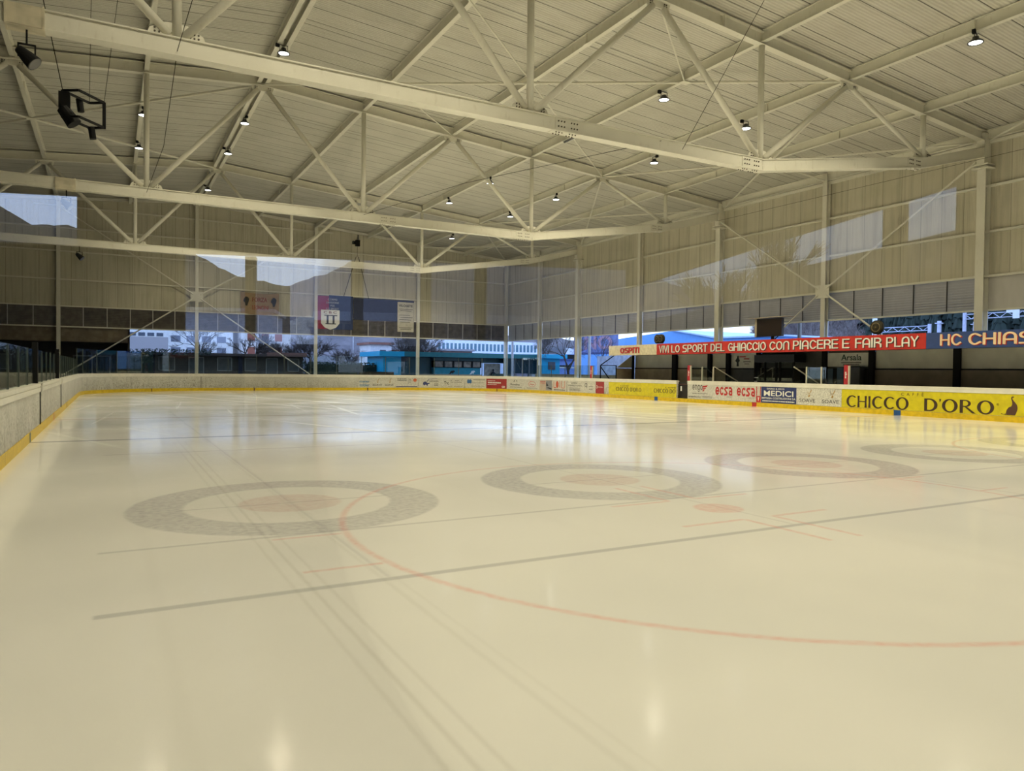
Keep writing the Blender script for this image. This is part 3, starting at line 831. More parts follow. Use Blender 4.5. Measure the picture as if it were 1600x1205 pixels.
# loudspeaker on the third beam near the middle lamp
# black stage lamps hanging under the bottom chords, by the left edge
def spot(x, y, z, s, lab):
    t = empty('stage_lamp', lab, 'spotlight', 'black stage lamps under the trusses')
    m = MB(); m.tube((x, y, z), (x, y, z - .35 * s), .02 * s, 8); m.add('hanger', BLACK, t)
    m = MB(); m.box((x - .17 * s, y - .02, z - .62 * s), (x - .14 * s, y + .02, z - .33 * s)); m.box((x + .14 * s, y - .02, z - .62 * s), (x + .17 * s, y + .02, z - .33 * s)); m.box((x - .17 * s, y - .02, z - .36 * s), (x + .17 * s, y + .02, z - .33 * s)); m.add('yoke', BLACK, t)
    c = Vector((x, y, z - .6 * s)); a = Vector((.62, -.2, -.62)).normalized()
    m = MB(); m.tube(c - a * .22 * s, c + a * .05 * s, .09 * s, 14, .15 * s); m.tube(c + a * .05 * s, c + a * .22 * s, .15 * s, 14, .17 * s); m.add('housing', BLACK, t)
    m = MB(); m.tube(c + a * .21 * s, c + a * .225 * s, .15 * s, 14); m.add('lens', plain('lamp_lens', (.10, .10, .10), .1), t)
spot(-1.5, T1, BOTZ - .2, .95, 'black stage lamp under the nearest truss at the left edge')
spot(-1.5, T2, BOTZ - .2, .95, 'black stage lamp under the middle truss')
spot(-1.55, T3, BOTZ - .2, .95, 'black stage lamp under the farthest truss')
for ty_, s_ in ((T1, 'nearest'), (T2, 'middle')):
    m = MB()
    for xx in (-1.85, -1.20): m.box((xx - .02, ty_ - .195, BOTZ - .235), (xx + .02, ty_ + .195, BOTZ + .235))
    m.box((-1.85, ty_ - .185, BOTZ - .21), (-1.2, ty_ - .175, BOTZ + .21)); m.box((-1.85, ty_ - .18, BOTZ - .23), (-1.2, ty_ + .18, BOTZ - .215))
    o = m.add('clamp_band', plain('rusty_clamp', (.66, .60, .45), .7, var=.2)); tag(o, 'tan clamp wrapped round the bottom chord of the %s truss' % s_, 'clamp', 'clamp bands')
# hung frame of stage lights, top left
t = empty('light_frame', 'black square frame with small spotlights hanging near the left edge', 'light rig')
cx, cy, cz = -1.15, 24.0, 9.30
fr = [Vector((cx, cy, cz)), Vector((cx + .62, cy + .9, cz + .05)), Vector((cx + 1.0, cy + .5, cz + .0)), Vector((cx + .40, cy - .4, cz - .05))]
m = MB()
for zz in (0, -.72):
    for i in range(4): m.beam(fr[i] + Vector((0, 0, zz)), fr[(i + 1) % 4] + Vector((0, 0, zz)), .05, .06)
for i in (0, 2): m.beam(fr[i], fr[i] - Vector((0, 0, .75)), .09, .09, (1, 0, 0))
m.add('frame', BLACK, t)
for (p, h) in ((fr[1] - Vector((.25, .2, 0)), .36), (fr[1] - Vector((-.05, .2, .75)), .34)):
    m = MB(); m.tube(p, p - Vector((-.05, 0, h)), .09, 10); m.add('spotlight', BLACK, t)
p = fr[0] - Vector((0, 0, .05)); m = MB(); m.box(p - Vector((.1, .1, .45)), p + Vector((.18, .1, 0))); m.tube(p - Vector((0, 0, .45)), p + Vector((.28, -.05, -.85)), .16, 12, .20); m.add('floodlight', BLACK, t)
for i, (a, b) in enumerate(((fr[0], (-2.0, 18.2, zc(-2) - .0)), (fr[1], (RIDGE - 6.3, 24, zr(-.4))), (fr[2], (.5, 22, zr(.5))))):
    m = MB(); m.tube(a, b, .007 if i else .012, 5); m.add('hanging_cable', CABLE, t)
# thin cables slung through the trusses
def cable(pts, lab, r=.008):
    m = MB()
    for a, b in zip(pts[:-1], pts[1:]): m.tube(a, b, r, 5, caps=False)
    tag(m.add('steel_cable', CABLE), lab, 'cable', 'thin cables')
cable([(15.9, T1 - .2, BOTZ - .05), (17.6, 15.9, 13.5)], 'thin dark cable rising right from the foot of the nearest truss post')
cable([(15.06, T1 - .18, BOTZ + .1), (12.0, 26, 8.9), (10.4, T2 - .2, BOTZ + .1)], 'thin dark cable from the nearest truss to the middle truss')
cable([(1.31, T1 - .18, BOTZ - .1), (2.2, 12, 11.5)], 'thin dark cable rising beside the upper left lamp')
cable([(1.31, T1 - .18, BOTZ - .1), (1.5, 26, 8.7), (1.31, T2 - .18, BOTZ)], 'thin dark cable slung between the nearest and middle truss, left of the ridge')
cable([(32.7, 8, 10.9), (32.7, 18.3, 10.95), (32.7, T2, 11.0)], 'thin dark cable along the top of the right wall')

# ------------------------------------------------------------------ dasher boards
def board(s0, s1, lab, marks=()):
    t = empty('rink_board', lab, 'rink board')
    m = MB(); sweep(m, s0, s1, 0, -.10, 0.20, 1.05); m.add('panel', BOARD, t)
    m = MB(); sweep(m, s0, s1, .025, -.16, 1.02, 1.13); sweep(m, s0, s1, .012, -.16, 1.13, 1.145); sweep(m, s0, s1, .03, -.17, 1.145, 1.22); m.add('cap_rail', CAP, t)
    m = MB(); sweep(m, s0, s1, .018, -.10, 0.0, 0.21); m.add('kick_plate', KICK, t)
    for s, w, mt, nm in marks:
        m = MB(); sweep(m, s - w / 2, s + w / 2, .022, .016, 0.0, 0.212); m.add('line_mark', mt, t)
    return t
GRN = plain('green_mark', (.03, .09, .08), .5); RDM = plain('red_mark', (.55, .05, .04), .5); BLM = plain('blue_mark', (.02, .10, .32), .5); JNT = plain('joint_mark', (.12, .05, .02), .6)
G0, G1 = 16.55, 17.15; G2, G3 = 25.35, 25.85
board(0.5, G0, 'scuffed white rink board along the left edge, nearest to the camera', ((13.85, .22, GRN, 0),))
board(G1, G2, 'short rink board section of the left side between the two dark door gaps', ((21.5, .16, RDM, 0),))
board(G3, 43 + Q + 13.0, 'long speckled rink board from the left side round the corner and along the far end', ((29.1, .16, JNT, 0), (43 + 8.6, .07, JNT, 0), (58.7, .08, JNT, 0), (67.3, .08, JNT, 0)))
SG0, SG1 = 98.40, 99.30
board(43 + Q + 13.0, SG0, 'rink board round the far right corner covered with adverts, ending at the dark gate', ((78.2, .07, JNT, 0), (96.62, .30, BLM, 0)))
board(SG1, 125.0, 'rink board of the right side below the team boxes, starting right of the dark gate', ((104.2, .30, RDM, 0), (111.85, .30, BLM, 0)))
board(125.7, 164.9, 'rink board behind and beside the camera')
for a, b, lab in ((G0, G1, 'wider dark door gap with grey infill in the left side board'), (G2, G3, 'narrow dark door gap in the left side board')):
    t = empty('board_gap', lab, 'door gap')
    m = MB(); sweep(m, a, b, -.05, -.12, .20, 1.18); m.add('infill', plain('gap_grey', (.10, .10, .10), .5) if a == G0 else BLACK, t)
    m = MB(); sweep(m, a + .0, a + .08, .02, -.14, .2, 1.2); sweep(m, a, b, .0, -.16, 1.16, 1.2); m.add('edge_profile', BLACK, t)
    m = MB(); sweep(m, a, b, .018, -.1, 0, .2); m.add('sill', KICK, t)
t = empty('gate', 'dark open gate between the yellow advert and the speckled board of the right side', 'gate')
m = MB(); sweep(m, SG0, SG1, -.14, -.20, .05, 1.12); m.add('panel', DARK, t)
m = MB(); sweep(m, SG0, SG1, .018, -.16, 0, .20); m.add('sill', KICK, t)
m = MB(); sweep(m, SG0 + .20, SG0 + .28, -.10, -.14, .62, .90); m.add('latch', WHITE, t)
m = MB(); sweep(m, SG0 + .0, SG1, -.12, -.15, .98, 1.02); m.add('cross_bar', plain('dark_red_bar', (.10, .03, .02), .5), t)

# protective glass: panes between slim posts
def glass_run(s0, s1, ztop, step, lab, post_every=0, d=-.10, sname='board glass'):
    n = max(1, round((s1 - s0) / step))
    for k in range(n):
        a, b = s0 + (s1 - s0) * k / n, s0 + (s1 - s0) * (k + 1) / n
        t = empty('rink_shield', lab[0] % (ORD[k] if k < 10 else str(k + 1) + 'th'), 'glass shield', lab[1])
        m = MB(); sweep(m, a + .012, b - .012, d, d - .012, 1.215, ztop, 2.5); m.add('pane', GLASS, t)
        if post_every and k % post_every == 0:
            m = MB(); sweep(m, a - .02, a + .02, d + .01, d - .03, 1.21, ztop, 2.5); m.add('edge_strip', plain('clear_edge', (.10, .12, .11), .2), t)
glass_run(4.0, G0, 2.06, 1.8, ('clear board glass on the left side, %s pane counted from the camera', 'glass on the near left board'), 1)
glass_run(G1, G2, 2.06, 1.65, ('clear board glass between the two door gaps, %s pane from the near gap', 'glass between the door gaps'), 1)
glass_run(G3, 43, 2.06, 1.8, ('clear board glass on the far left side, %s pane beyond the narrow gap', 'glass on the far left board'), 1)
glass_run(43, 82.7, 2.68, 1.95, ('tall clear glass at the far end, %s pane counted from the left corner', 'glass of the far end'), 1)
glass_run(82.7, 90.2, 2.1, 1.8, ('low clear glass right of the far corner, %s pane before the red pad', 'glass beside the far right corner'), 1)
for s, w, lab in ((G0 + .2, .16, 'thick black post on the left board at the wider door gap'), (G2 + .15, .10, 'black post on the left board at the narrow door gap')):
    m = MB(); sweep(m, s - w / 2, s + w / 2, -.05, -.17, 1.2, 2.25); tag(m.add('glass_post', BLACK), lab, 'post')

# ------------------------------------------------------------------ adverts on the boards
FIT = 0.78
def adv(s0, s1, mat, lab, items=(), z0=.222, z1=1.012, back=None):
    t = empty('advertising_panel', lab, 'advert', 'adverts on the rink boards')
    m = MB(); sweep(m, s0, s1, .006, 0.0005, z0, z1); m.add('sheet', mat, t)
    w = s1 - s0; h = z1 - z0
    for it in items:
        k = it[0]
        if k == 't':      # text, centre u (0-1), bottom v (0-1), height frac, width frac, material
            _, tx, u, v, hh, ww, mt = it[:7]
            P, wd = font_text(tx, hh * h, it[7] if len(it) > 7 else 0.0, ww * w)
            a = s0 + u * w - wd / 2; zb = z0 + v * h
            place_polys(P, lambda x, y, d: on_path(a + x, .010 + d, zb + y), 'lettering', mt, t)
        elif k == 's':    # stroke text
            _, tx, u, v, hh, ww, mt, th = it
            P, wd = stroke_text(tx, hh * h, th * hh * h)
            f = ww * w / wd; a = s0 + u * w - ww * w / 2; zb = z0 + v * h
            place_polys(P, lambda x, y, d: on_path(a + x * f, .010 + d, zb + y), 'lettering', mt, t)
        elif k == 'r':    # rectangle u0,u1,v0,v1
            _, u0, u1, v0, v1, mt = it
            m = MB(); sweep(m, s0 + u0 * w, s0 + u1 * w, .009, .006, z0 + v0 * h, z0 + v1 * h); m.add('colour_block', mt, t)
        elif k == 'p':    # polygons in fractions
            _, polys, mt = it
            place_polys(polys, lambda x, y, d: on_path(s0 + x * w, .010 + d, z0 + y * h), 'emblem', mt, t)
    return t
def bird(cx, cy, k=1.0, asp=1.0):
    def p(l): return [(cx + a * k * asp, cy + b * k) for a, b in l]
    return [p([(-.10, .16), (-.07, .10), (-.01, .0), (.01, -.03), (-.02, .03), (-.06, .08)]), p([(-.14, .06), (-.08, .0), (0, -.05), (-.06, -.01)]),
            p([(.10, .20), (.08, .10), (.03, .02), (0, -.02), (.03, .06), (.06, .12)]), p([(-.05, .13), (-.02, .05), (.01, 0), (.0, .04)]), p([(.0, -.02), (.05, .0), (.03, -.08), (-.02, -.07)])]
def ringp(cx, cy, rx, ry, t, n=20): return strip(arc(cx, cy, rx, ry, 0, 360, n), arc(cx, cy, rx - t, ry - t * ry / rx, 0, 360, n))
def disc(cx, cy, rx, ry, n=16): return [arc(cx, cy, rx, ry, 0, 360, n)[:-1]]
def lines(rows, u0, u1, mt, v0, v1):
    """rows of small print that cannot be read in the photograph: thin broken bars"""
    out = []
    rnd = random.Random(len(rows) * 7 + int(u0 * 100)); P = []
    for v in rows:
        x = u0
        while x < u1:
            w_ = rnd.uniform(.012, .05); P.append([(x, v), (min(u1, x + w_), v), (min(u1, x + w_), v + v0), (x, v + v0)]); x += w_ + .012
    return ('p', P, mt)
S_ = lambda px: px
adv(66.55, 67.55, ADW, 'small white advert with blue two line lettering, first of the far end row', (('t', 'meier', .5, .50, .24, .84, BLL, .02), ('t', 'tobler', .5, .12, .30, .84, BLL, .02)))
adv(67.57, 69.56, ADW, 'white advert with two gold birds, right of the small blue lettered one', (('t', 'SOAVE', .26, .16, .22, .38, INKG, .015), ('t', 'SOAVE', .76, .16, .22, .38, INKG, .015), ('p', bird(.27, .62, 1.9, .42) + bird(.77, .62, 1.9, .42), GOLD)))
adv(69.62, 71.46, ADW, 'white advert with an orange disc and a dark bar at its foot', (('p', disc(.87, .76, .08, .18), plain('orange_mark', (.60, .14, .06), .5)), ('r', .02, .98, .03, .12, NAVY), ('r', .57, .58, .35, .95, INK), lines([.84, .70], .08, .5, INK, .07, 0), lines([.78, .62, .46], .63, .68, INK, .08, 0)))
adv(71.54, 73.42, ADW, 'white advert with a dark vehicle and a crane arm drawn on it', (('p', [[(.18, .30), (.36, .30), (.36, .52), (.30, .62), (.22, .60), (.18, .50)], [(.36, .34), (.46, .40), (.48, .50), (.36, .46)], [(.33, .62), (.44, .88), (.46, .86), (.36, .60)], [(.44, .88), (.80, .96), (.80, .93), (.46, .85)]] + disc(.24, .30, .035, .09) + disc(.36, .28, .035, .09), NAVY), lines([.62], .46, .85, INK, .08, 0), lines([.42, .30, .18], .66, .84, INKG, .06, 0)))
adv(73.50, 75.25, ADW, 'white advert with a short slanted black word beside small print', (('t', 'Tec', .17, .34, .34, .22, INK, .03), lines([.74, .56], .36, .9, INKG, .06, 0), lines([.10], .1, .9, INKG, .05, 0)))
adv(75.36, 77.17, ADW, 'white advert with a blue rounded emblem, left of the red advert', (('p', disc(.14, .68, .055, .22) + disc(.25, .68, .055, .22) + [[(.12, .50), (.27, .50), (.27, .86), (.12, .86)]], plain('blue_emblem', (.05, .16, .38), .5)), lines([.84], .38, .95, INKG, .06, 0), lines([.55, .20], .3, .9, INKG, .04, 0)))
adv(77.20, 79.13, REDA, 'plain red advert with pale small print, round the far right corner', (lines([.76], .06, .42, WHL, .06, 0), lines([.52], .07, .70, WHL, .15, 0), lines([.36], .06, .5, WHL, .06, 0), ('p', ringp(.80, .20, .05, .10, .02) + ringp(.87, .20, .05, .10, .02), WHL)))
adv(79.18, 81.05, ADW, 'white advert with two dark leaves above a rounded word', (('p', [[(.36, .72), (.42, .78), (.42, .90), (.38, .86)], [(.50, .90), (.55, .86), (.58, .74), (.52, .78)]], INK), ('t', 'Rosalina', .45, .38, .20, .52, INK, .02), lines([.18], .16, .84, INKG, .05, 0)))
adv(81.10, 83.07, ADW, 'white advert with a red oval ring and a red tick', (('p', ringp(.48, .55, .24, .28, .025) + [[(.30, .92), (.38, .78), (.44, .92), (.40, .84), (.38, .82)]], REDL), ('t', 'Aqua', .48, .46, .18, .28, REDL, .02), lines([.14], .12, .86, INKG, .06, 0)))
adv(83.12, 84.90, plain('tan_advert', (.52, .42, .32), .5), 'tan and white advert with a dark triangle picture on its right half', (('r', .52, .98, .08, .95, GREY), ('p', [[(.54, .45), (.54, .82), (.72, .45)], [(.56, .28), (.96, .10), (.96, .26), (.70, .32)]], INK), lines([.80, .66], .06, .48, REDL, .06, 0)))
adv(84.97, 86.84, ADW, 'white advert with tall thin red letters and a red drop', (('p', [[(.08, .35), (.11, .35), (.11, .90), (.08, .90)], [(.08, .30), (.26, .30), (.26, .36), (.08, .36)]] + disc(.34, .62, .10, .32) + [[(.52, .30), (.55, .30), (.55, .95), (.52, .95)], [(.64, .30), (.67, .30), (.67, .95), (.64, .95)], [(.67, .30), (.84, .30), (.84, .36), (.67, .36)], [(.86, .30), (.89, .30), (.89, .95), (.86, .95)]], plain('orange_red', (.55, .10, .04), .5)), lines([.08], .1, .9, INKG, .10, 0)))
adv(86.89, 88.90, ADW, 'white advert with thin dark capitals over four lines of small print', (('t', 'CHIESA', .48, .74, .16, .40, INK), ('t', 'PAVIMENTAZIONI', .5, .52, .12, .85, INK), lines([.34, .22, .12], .16, .84, INKG, .05, 0), ('r', .0, .012, 0, 1, INK)))
adv(88.92, 90.36, ADW, 'pale advert with a thin looped emblem, left of the dark red one', (('p', ringp(.24, .66, .10, .18, .03) + [[(.30, .40), (.34, .40), (.34, .82), (.30, .82)]], INKG), lines([.52, .30], .5, .8, INKG, .06, 0)))
adv(90.42, 91.36, REDA, 'narrow dark red advert beside the yellow coffee advert', (('t', 'Dionisio', .52, .50, .12, .62, WHL), ('p', ringp(.14, .55, .08, .14, .025), WHL)))
def chicco_small(s0, s1, lab, cut=False):
    w = s1 - s0
    it = [('t', 'CAFF\u00c8', .42 if not cut else .80, .66, .11, .22 if not cut else .36, BROWN)]
    t = adv(s0, s1, YEL, lab, it)
    P, wd = roman_text("CHICCO D'ORO" if not cut else 'CHICCO DO', .24)
    tw = 2.55 if not cut else 1.92
    a = s0 + (.80 if not cut else .55)
    place_polys(P, lambda x, y, d: on_path(a + x * tw / wd, .010 + d, .222 + .24 + y), 'lettering', INK, t)
chicco_small(91.87, 95.83, 'yellow coffee advert in full left of the gate, beginning beside the narrow red one')
chicco_small(95.84, 98.38, 'yellow coffee advert cut off by the dark gate', True)
adv(99.33, 101.28, ADS, 'white speckled advert with a grey rounded word and red wing, right of the gate', (('s', 'engo', .40, .66, .46, .40, INKG, .13), ('p', [[(.60, .93), (.80, .97), (.76, .84), (.60, .80)], [(.60, .76), (.74, .79), (.71, .70), (.60, .67)], [(.60, .63), (.68, .65), (.66, .56), (.60, .54)]], REDL), lines([.36], .2, .8, INKG, .05, 0), ('t', 'amerlocco', .28, .10, .13, .5, INK, .02), lines([.18, .10], .58, .97, INKG, .04, 0)))
adv(101.30, 104.30, ADS, 'white speckled advert with one bold red word printed twice', (('s', 'ecsa', .27, .40, .66, .40, REDL, .20), ('s', 'ecsa', .78, .40, .66, .40, REDL, .20), ('t', 'GROUP', .40, .20, .09, .12, INKG), ('t', 'GROUP', .90, .20, .09, .12, INKG)))
adv(104.31, 104.60, ADW, 'slim white strip with red stripes and a red chevron', (('r', 0, .16, .42, 1, REDL), ('r', .84, 1, .42, 1, REDL), ('r', 0, 1, .0, .40, REDL), ('p', [[(.3, .34), (.5, .05), (.7, .34), (.58, .34), (.5, .2), (.42, .34)]], WHL)))
adv(104.63, 106.76, NAVY, 'navy blue advert with bold white capitals of a building firm', (('t', 'DARIO & EROS', .42, .84, .10, .50, WHL, .02), ('t', 'MEDICI', .50, .44, .34, .84, WHL, .022), ('t', 'IMPRESA COSTRUZIONI SA', .5, .24, .12, .96, WHL, .02), lines([.08], .04, .96, WHL, .07, 0)))
adv(106.78, 109.19, ADS, 'white advert with two gold birds on the right side, between navy and yellow', (('t', 'SOAVE', .25, .16, .22, .36, INKG, .01), ('t', 'SOAVE', .77, .16, .22, .36, INKG, .01), ('p', bird(.28, .62, 1.9, .40) + bird(.80, .62, 1.9, .40), GOLD)))
t = adv(109.21, 117.6, YEL, 'long yellow coffee advert with big dark capitals and an elephant at the right edge')
for txt, a, b, H in (('CHICCO', 109.46, 112.33, .50), ("D'ORO", 112.98, 115.62, .50)):
    P, wd = roman_text(txt, H)
    place_polys(P, lambda x, y, d: on_path(a + x * (b - a) / wd, .010 + d, .245 + y), 'lettering', BROWN, t)
P, wd = font_text('C  A  F  F  \u00c8', .13, 0, .95)
place_polys(P, lambda x, y, d: on_path(112.0 + x, .010 + d, .82 + y), 'lettering', BROWN, t)
P, wd = font_text('\u00ae', .09, 0, .09)
place_polys(P, lambda x, y, d: on_path(115.70 + x, .010 + d, .58 + y), 'lettering', BROWN, t)
el = [(.0, .06), (.05, .03), (.12, .02), (.16, .06), (.17, .14), (.20, .24), (.27, .31), (.34, .33)]
ol = strip([(.36, .02), (.20, .03), (.165, .10), (.185, .20), (.25, .30), (.34, .34), (.37, .42), (.36, .52), (.33, .60), (.33, .66), (.36, .70), (.41, .70), (.43, .68)],
           [(.47, .02), (.50, .08), (.53, .16), (.55, .24), (.55, .32), (.53, .40), (.47, .48), (.42, .54), (.38, .60), (.375, .645), (.39, .66), (.41, .66), (.43, .66)])
place_polys(ol + [[(.0, .075), (.0, .045), (.16, .03), (.19, .09), (.1, .05)], [(.16, .02), (.30, .02), (.28, .055), (.17, .05)]], lambda x, y, d: on_path(115.86 + x, .010 + d, .235 + y), 'elephant_emblem', plain('elephant_brown', (.10, .05, .03), .5), t)

# ------------------------------------------------------------------ team boxes under the long fascia
FX, CB, CT = 29.7, 2.76, 3.42
t = empty('team_box_canopy', 'long dark canopy roof carrying the cream, red and blue fascia boards', 'canopy')
m = MB(); m.box((FX + .04, 9.0, 2.82), (32.72, 40.55, 3.30)); m.add('roof_slab', DARK, t)
m = MB()
for y, h_ in ((40.36, .05), (36.12, .19), (33.0, .12), (31.5, .12), (29.2, .12), (24.9, .12), (22.3, .12), (18.3, .13), (12.5, .12)): m.box((31.55, y - h_, .25), (31.70, y + h_, 2.82))
m.add('posts', BLACK, t)
def fascia(y0, y1, mat, lab, words=(), lm=WHL, ext=.03, shadow=None):
    t = empty('fascia_board', lab, 'fascia board', 'fascia boards over the team boxes')
    m = MB(); m.box((FX, y1, CB), (FX + .05, y0, CT)); m.add('board', mat, t)
    for w_, a, b, zb, H, th in words:
        P, wd = stroke_text(w_, H, th, .16, .3)
        f = (a - b) / wd
        if shadow: place_polys(P, lambda x, y, d: (FX - .008 - d, a - x * f - .03, zb + y - .03), 'letter_shadow', shadow, t)
        place_polys(P, lambda x, y, d: (FX - .012 - d, a - x * f, zb + y), 'lettering', lm, t, ext)
    return t
fascia(40.55, 35.6, CREAM, 'cream fascia board reading guests in red capitals, at the left end', (('OSPITI', 39.2, 37.25, 2.92, .31, .066),), REDL, .03)
zb, H, th = 2.895, .385, .052
fascia(35.59, 18.48, RED, 'long red fascia board with one line of pale rounded capitals',
       (('VIVI', 35.3, 34.42, zb, H, th), ('LO', 34.15, 33.47, zb, H, th), ('SPORT', 33.17, 31.15, zb, H, th), ('DEL', 30.87, 29.83, zb, H, th), ('GHIACCIO', 29.53, 26.92, zb, H, th),
        ('CON', 26.65, 25.44, zb, H, th), ('PIACERE', 25.18, 22.65, zb, H, th), ('E', 22.39, 22.05, zb, H, th), ('FAIR', 21.72, 20.46, zb, H, th), ('PLAY', 20.20, 18.78, zb, H, th)), WHL, .03, INK)
fascia(18.47, 9.0, BLUE, 'blue fascia board with peach rounded capitals, cut by the right edge', (('HC', 17.83, 17.02, 2.91, .40, .062), ('CHIASSO', 16.70, 13.3, 2.91, .40, .062)), ORL, .03, REDL)
# back walls of the boxes
def backwall(y0, y1, lab, c1, c2, zs=1.93):
    t = empty('team_box_wall', lab, 'box wall', 'back walls of the team boxes')
    m = MB(); m.box((31.78, y1, zs + .03), (31.86, y0, 2.82)); m.add('upper_panel', c1, t)
    m = MB(); m.box((31.74, y1, 0), (31.86, y0, zs - .03)); m.add('lower_panel', c2, t)
    m = MB(); m.box((31.72, y1, zs - .03), (31.86, y0, zs + .03)); m.add('rail', BLACK, t)
UP = plain('box_upper', (.70, .68, .56), .40, var=.12, scale=1.2); LO = plain('box_lower', (.50, .42, .29), .6, var=.15, scale=2)
LO2 = plain('box_lower_dark', (.26, .22, .16), .6, var=.15, scale=2)
backwall(40.3, 36.3, 'grey and brown back wall of the guest box at the left end', UP, LO)
backwall(35.95, 33.1, 'grey and brown back wall right of the first black post', UP, LO)
backwall(32.9, 31.6, 'narrow grey back wall left of the white figure poster', UP, LO)
backwall(31.4, 29.3, 'lower back wall under the white figure poster', WHITE, DGREY)
backwall(29.1, 25.0, 'dark back wall behind the glazed booth', DGREY, DARK)
backwall(24.8, 22.4, 'dark back wall under the white sign with black word', DGREY, DARK)
backwall(22.2, 18.4, 'long grey green back wall left of the black post below the blue fascia', UP, LO2)
backwall(18.2, 12.6, 'long grey green back wall at the right edge of the view', UP, LO2)
m = MB(); m.box((28.75, 9.0, -.02), (31.7, 40.35, .24)); o = m.add('box_platform', RUBB); tag(o, 'dark floor platform of the team boxes', 'platform')
m = MB(); m.box((31.0, 12.7, .25), (31.5, 21.8, .70)); o = m.add('player_bench', plain('bench_dark', (.06, .05, .04), .5)); tag(o, 'dark long bench in the right hand team box', 'bench')
# lower wall between boxes and outside
m = MB(); m.box((32.6, 9.0, 0), (32.7, 40.5, 2.8)); struct(m.add('trim_%d' % tn, DARK)); tn += 1
# end frame of the guest box
t = empty('end_screen', 'black framed glazed screen with a diagonal bar closing the left end of the boxes', 'screen')
m = MB()
for a, b in (((28.95, 0), (28.95, 2.12)), ((30.25, 0), (30.25, 2.12)), ((28.95, 2.10), (30.25, 2.10)), ((28.97, 2.0), (29.85, 1.0)), ((28.95, 2.1), (30.1, 2.80))):
    m.beam((a[0], 40.45, a[1]), (b[0], 40.45, b[1]), .05, .06, (0, 1, 0))
m.add('frame', BLACK, t)
m = MB(); m.box((28.98, 40.44, 0), (30.22, 40.455, 2.08)); m.add('pane', GLASS, t)
m = MB(); m.prism([(30.3, 0), (31.8, 0), (31.8, 1.92), (30.3, 1.92)], 'y', 40.42, 40.48); m.add('lower_panel', LO, t)
m = MB(); m.prism([(30.3, 1.96), (31.8, 1.96), (31.8, 2.76), (31.5, 2.76)], 'y', 40.42, 40.48); m.add('upper_panel', UP, t)
# poster, sign, booth
t = empty('poster', 'white poster with a dark figure and red lines of text behind the boards', 'poster')
m = MB(); m.box((31.70, 29.45, 1.98), (31.73, 31.2, 2.72)); m.add('sheet', plain('poster_white', (.80, .78, .68), .5), t)
def pyz(P, x, ya, zb, k=1.0): return lambda u, v, d: (x - d, ya - u * k, zb + v * k)
place_polys([[(.25, .08), (.42, .08), (.40, .30), (.50, .40), (.40, .60), (.30, .62), (.20, .48), (.14, .40), (.26, .30)]] + disc(.35, .62, .07, .08), pyz(0, 31.695, 31.15, 1.98), 'figure_print', INK, t)
place_polys([[(.45, .60), (.95, .60), (.95, .66), (.45, .66)], [(.80, .48), (1.2, .48), (1.2, .54), (.80, .54)]], pyz(0, 31.695, 31.15, 1.98), 'lettering', REDL, t)
place_polys([[(.75, .32), (1.3, .32), (1.3, .37), (.75, .37)], [(.85, .20), (1.2, .20), (1.2, .24), (.85, .24)]], pyz(0, 31.695, 31.15, 1.98), 'small_print', INKG, t)
t = empty('wall_sign', 'white wall sign with a dark green word above the right of the booth', 'sign')
m = MB(); m.box((31.70, 22.45, 2.05), (31.73, 24.88, 2.72)); m.add('sheet', plain('sign_white', (.80, .79, .70), .5), t)
P, wd = font_text('Arsala', .30, .02, 1.12)
place_polys(P, lambda x, y, d: (31.695 - d, 24.0 - x, 2.36 + y), 'lettering', plain('dark_green', (.005, .04, .03), .5), t)
place_polys([[(.0, 0), (1.1, 0), (1.1, .04), (0, .04)], [(.1, -.10), (1.0, -.10), (1.0, -.06), (.1, -.06)]], pyz(0, 31.695, 24.0, 2.22), 'small_print', INKG, t)
t = empty('timekeeper_booth', 'dark glazed booth with windows between poster and wall sign', 'booth')
m = MB(); m.box((30.8, 26.1, 2.26), (31.7, 28.75, 2.66)); m.box((30.8, 26.1, 0), (31.7, 28.75, 1.28)); m.add('body', plain('booth_black', (.02, .022, .022), .3), t)
m = MB()
for y in (26.12, 27.0, 27.25, 28.0, 28.7): m.box((30.78, y - .04, 1.28), (30.86, y + .04, 2.26))
m.add('mullions', BLACK, t)
m = MB(); m.box((30.83, 26.1, 1.28), (30.84, 28.75, 2.26)); m.add('pane', GLASS, t)
m = MB(); m.box((30.78, 28.45, 1.42), (30.79, 28.72, 1.46)); m.box((30.78, 28.5, 1.22), (30.79, 28.7, 1.25)); m.add('sticker', WHITE, t)
t = empty('locker', 'tall grey locker door right of the red pad by the wall sign', 'locker')
m = MB(); m.box((31.35, 22.72, .25), (31.7, 23.40, 2.04)); m.add('body', plain('locker_grey', (.12, .12, .12), .35), t)
m = MB(); m.box((31.33, 23.36, .25), (31.36, 23.42, 2.06)); m.box((31.33, 22.70, 2.02), (31.36, 23.42, 2.06)); m.add('frame', BLACK, t)
for y0, y1, z0, z1, lab in ((24.45, 24.75, 1.2, 1.95, 'light blue papers behind the glass below the sign, left sheet'), (23.85, 24.2, 1.2, 2.0, 'light blue papers behind the glass below the sign, right sheet')):
    m = MB(); m.box((31.66, y0, z0), (31.70, y1, z1)); o = m.add('notice', plain('paper_blue', (.16, .24, .36), .6)); tag(o, lab, 'paper')
